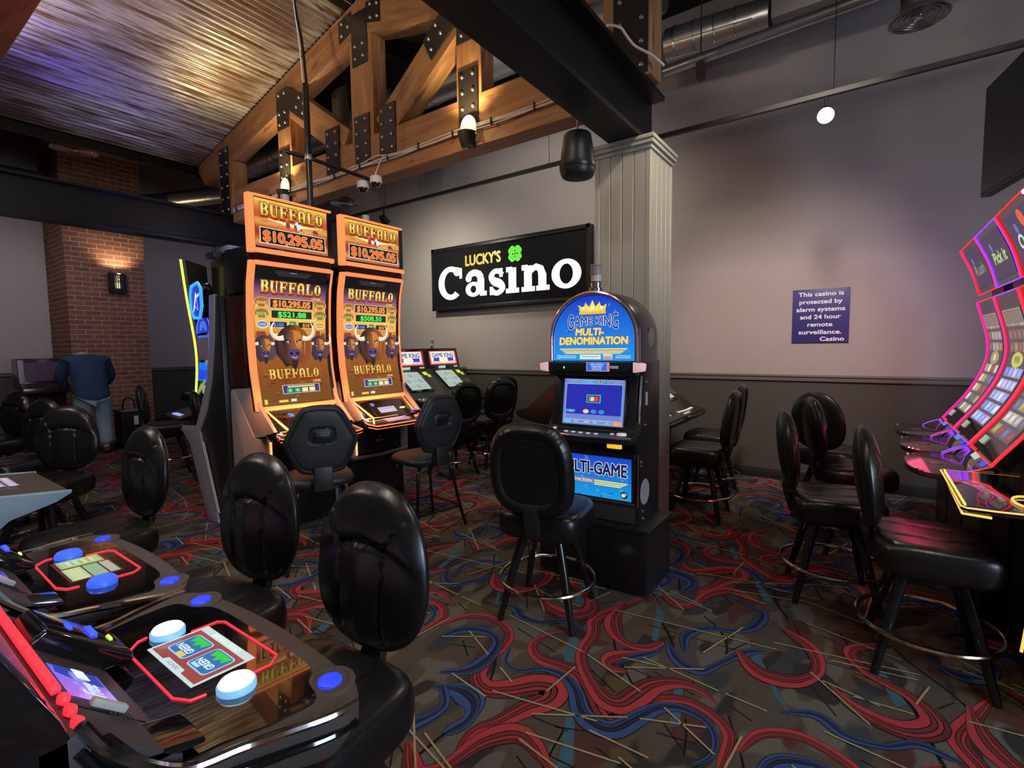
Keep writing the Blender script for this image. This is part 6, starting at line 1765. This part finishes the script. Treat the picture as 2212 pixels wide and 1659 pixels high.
# dome cameras
for i, (x, y, z, lb) in enumerate(((-3.886, 3.25, 3.085, 'white dome camera at the tip of the mast arm, nearer the truss end'), (-4.04, 3.22, 3.06, 'white dome camera behind the one at the tip of the mast arm'))):
    t = thing('dome_camera', lb, 'camera', (x, y, z), 0, 'dome cameras on the mast arm')
    MB().lathe([(0, .06), (.05, .058), (.056, .05), (.058, .0), (.052, -.006), (.048, .0)], n=28).build('housing', WP, t)
    MB().lathe([(.046, .0), (.043, -.022), (.03, -.038), (0, -.045)], n=24).build('dome', GLASS, t)
    MB().tube([(0, 0, .06), (0, .0, .095)], .008, 6).build('mount', WP, t)
    if i == 0: MB().tube(spline([(0, 0, .09), (.01, .03, .17), (.0, .10, .28), (-.02, .20, .32)], 6), .006, 6).build('lead', CABLE, t)
# hanging screen at the far right
tv = thing('hanging_screen', 'large dark hanging screen at the upper right corner', 'screen', (.735, 4.05, 2.82), R(-90+11.5))
MB().box(-.62, .62, -.03, .03, -.355, .355).build('casing', mat('black_tv_casing', (.012, .012, .012), .45), tv, bev=.008)
MB().box(-.60, .60, -.034, -.028, -.335, .335).build('display', mat('dead_tv_screen', (.010, .011, .011), .3), tv)
MB().tube([(0, .05, .0), (0, .05, ZC-2.82)], .025, 10).build('mount_pole', LEG, tv)
MB().box(-.15, .15, .03, .075, -.12, .12).build('bracket', BRKT, tv)
# small projector on the left beam
pj = thing('small_projector', 'small black projector hung under the end of the left black beam', 'projector', (-7.25, 3.3, 2.845))
MB().box(-.12, .12, -.10, .10, -.10, -.02).build('body', BLKS, pj, bev=.012)
MB().tube([(0, 0, -.02), (0, 0, .075)], .012, 8).build('stem', BLK, pj)
# ================================================================ far left: dark upright, waste bin, person
dk = thing('dark_upright_cabinet', 'dark upright cabinet left of the bent-over person', 'slot machine', (-10.40, 2.04, 0), R(90))
MB().prism([(.30, 0), (.30, 1.42), (-.10, 1.42), (-.14, 1.05), (-.30, .98), (-.30, .90), (-.14, .85), (-.14, 0)], -.26, .26, 'x').build('cabinet', mat('plum_black_gloss', (.025, .012, .016), .2), dk, bev=.01)
MB().prism([(-.115, 1.40), (-.15, 1.05), (-.12, 1.05), (-.09, 1.40)], -.262, -.20, 'x').build('pale_edge', mat('mauve_edge', (.25, .20, .24), .4), dk, bev=.003)
Art().rect(-.19, .2, 1.08, 1.36, (.02, .01, .02), 0).build('screen', DISP, lambda u, v, h: (u, lerp(-.14, -.105, (v-1.05)/.37)-.004-h, v), dk)
wb = thing('small_black_stand', 'small black stand in front of the brick pillar, right of the person', 'stand', (-9.55, 2.86, 0))
MB().box(-.17, .17, -.13, .13, .02, .57).build('body', BLK, wb, bev=.006)
MB().box(-.19, .19, -.15, .15, .57, .60).build('top', mat('grey_stand_top', (.16, .15, .15), .5), wb, bev=.006)
MB().box(-.17, .17, -.13, .13, 0, .02).build('foot', BLK, wb)
MB().tube(spline([(.08, -.08, .60), (.08, -.05, .76), (.06, .06, .76), (.06, .09, .60)], 6), .012, 6).build('top_handle', LEG, wb)
MB().box(.165, .175, .03, .09, .36, .50).build('paper_tag', mat('paper_white', (.7, .68, .64), .7), wb)

def skinned(name, joints, links, radii, m, parent, lv=2, root=0):
    me = bpy.data.meshes.new(name)
    me.from_pydata(joints, links, [])
    o = bpy.data.objects.new(name, me); COL.objects.link(o); o.parent = parent
    md = o.modifiers.new('skin', 'SKIN'); md.use_smooth_shade = True
    if not me.skin_vertices: 
        me.attributes  # layer comes with the modifier
    for i, v in enumerate(me.skin_vertices[0].data):
        r_ = radii[i]; v.radius = r_ if hasattr(r_, '__len__') else (r_, r_)
        v.use_root = (i == root)
    s_ = o.modifiers.new('smooth', 'SUBSURF'); s_.levels = lv; s_.render_levels = lv
    me.materials.append(m)
    return o
SKIN = mat('skin', (.45, .26, .19), .5)
NAVYC = mat('navy_sweatshirt', (.018, .045, .10), .85, noise=25)
DENIM = mat('faded_denim', (.26, .36, .46), .85, noise=40)
HAIR = mat('grey_hair', (.32, .29, .28), .7, noise=60)
SHOE = mat('dark_shoe', (.03, .028, .028), .5)
pe = thing('person', 'person in a navy sweatshirt and faded jeans bending over, seen from behind', 'person', (-9.25, 2.36, 0), R(90-6))
# faces +y here, bends forward; left is -x
jn = [(0, 0, .94), (0, .07, 1.10), (0, .20, 1.28), (0, .36, 1.40), (0, .44, 1.40), (0, .54, 1.36), (0, .60, 1.30),
      (-.19, .34, 1.36), (-.26, .42, 1.10), (-.16, .60, .94), (-.13, .66, .90), (.19, .34, 1.36), (.26, .42, 1.10), (.16, .60, .94), (.13, .66, .90),
      (-.10, -.01, .88), (-.12, .03, .50), (-.13, -.02, .09), (-.13, .13, .04), (.10, -.01, .88), (.12, .06, .50), (.13, .02, .09), (.13, .17, .04)]
lk = [(0, 1), (1, 2), (2, 3), (3, 4), (4, 5), (5, 6), (3, 7), (7, 8), (8, 9), (9, 10), (3, 11), (11, 12), (12, 13), (13, 14), (0, 15), (15, 16), (16, 17), (17, 18), (0, 19), (19, 20), (20, 21), (21, 22)]
rd = [(.14, .11), (.14, .11), (.16, .11), (.12, .09), .06, .095, .085, .06, .045, .034, .028, .06, .045, .034, .028, .085, .06, .042, .035, .085, .06, .042, .035]
body = skinned('body', jn, lk, rd, SKIN, pe)
for s in (-1, 1):   # fingers reaching down
    for k in range(4):
        bx = s*(.13+.018*(k-1.5))
        skinned('finger', [(bx, .675, .885), (bx+s*.002, .70, .855), (bx, .705, .822-.006*(1.5-abs(k-1.5)))], [(0, 1), (1, 2)], [.010, .009, .007], SKIN, pe, 1)
    skinned('thumb', [(s*.105, .65, .89), (s*.085, .675, .865), (s*.08, .69, .84)], [(0, 1), (1, 2)], [.012, .010, .008], SKIN, pe, 1)
tj = [(0, -.10, .72), (0, .06, 1.08), (0, .20, 1.28), (0, .35, 1.41), (0, .42, 1.42), (-.215, .33, 1.36), (-.30, .41, 1.12), (-.19, .58, .95), (.215, .33, 1.36), (.30, .41, 1.12), (.19, .58, .95)]
skinned('sweatshirt', tj, [(0, 1), (1, 2), (2, 3), (3, 4), (3, 5), (5, 6), (6, 7), (3, 8), (8, 9), (9, 10)], [(.225, .165), (.225, .165), (.235, .165), (.20, .13), .09, .11, .085, .05, .11, .085, .05], NAVYC, pe)
skinned('jeans', [(0, -.03, .95), (-.11, -.02, .80), (-.125, .03, .50), (-.13, -.02, .12), (.11, -.02, .80), (.125, .06, .50), (.13, .02, .12)], [(0, 1), (1, 2), (2, 3), (0, 4), (4, 5), (5, 6)], [(.195, .15), .125, .10, .085, .125, .10, .085], DENIM, pe)
for s in (-1, 1): skinned('shoe', [(s*.13, -.07+(.04 if s > 0 else 0), .05), (s*.13, .05+(.04 if s > 0 else 0), .05), (s*.13, .17+(.04 if s > 0 else 0), .042)], [(0, 1), (1, 2)], [(.045, .045), (.05, .045), (.042, .035)], SHOE, pe, 2)
hd = MB().lathe([(0, .125), (.05, .118), (.092, .075), (.104, .02), (.095, -.04), (.06, -.08), (0, -.09)], n=20).build('hair', HAIR, pe)
hd.location = (0, .545, 1.395); hd.rotation_euler = (R(-60), 0, 0)
for s in (-1, 1):
    MB().lathe([(0, -.012), (.02, -.008), (.026, 0), (.02, .008), (0, .01)], n=12, axis='x').build('ear', SKIN, pe, loc=(s*.098, .56, 1.33))
nz = MB().prism([(-.014, 0), (.014, 0), (0, .03)], 0, .045, 'z').build('nose', SKIN, pe, bev=.004); nz.location = (0, .672, 1.265); nz.rotation_euler = (R(-55), 0, 0)
# ================================================================ end
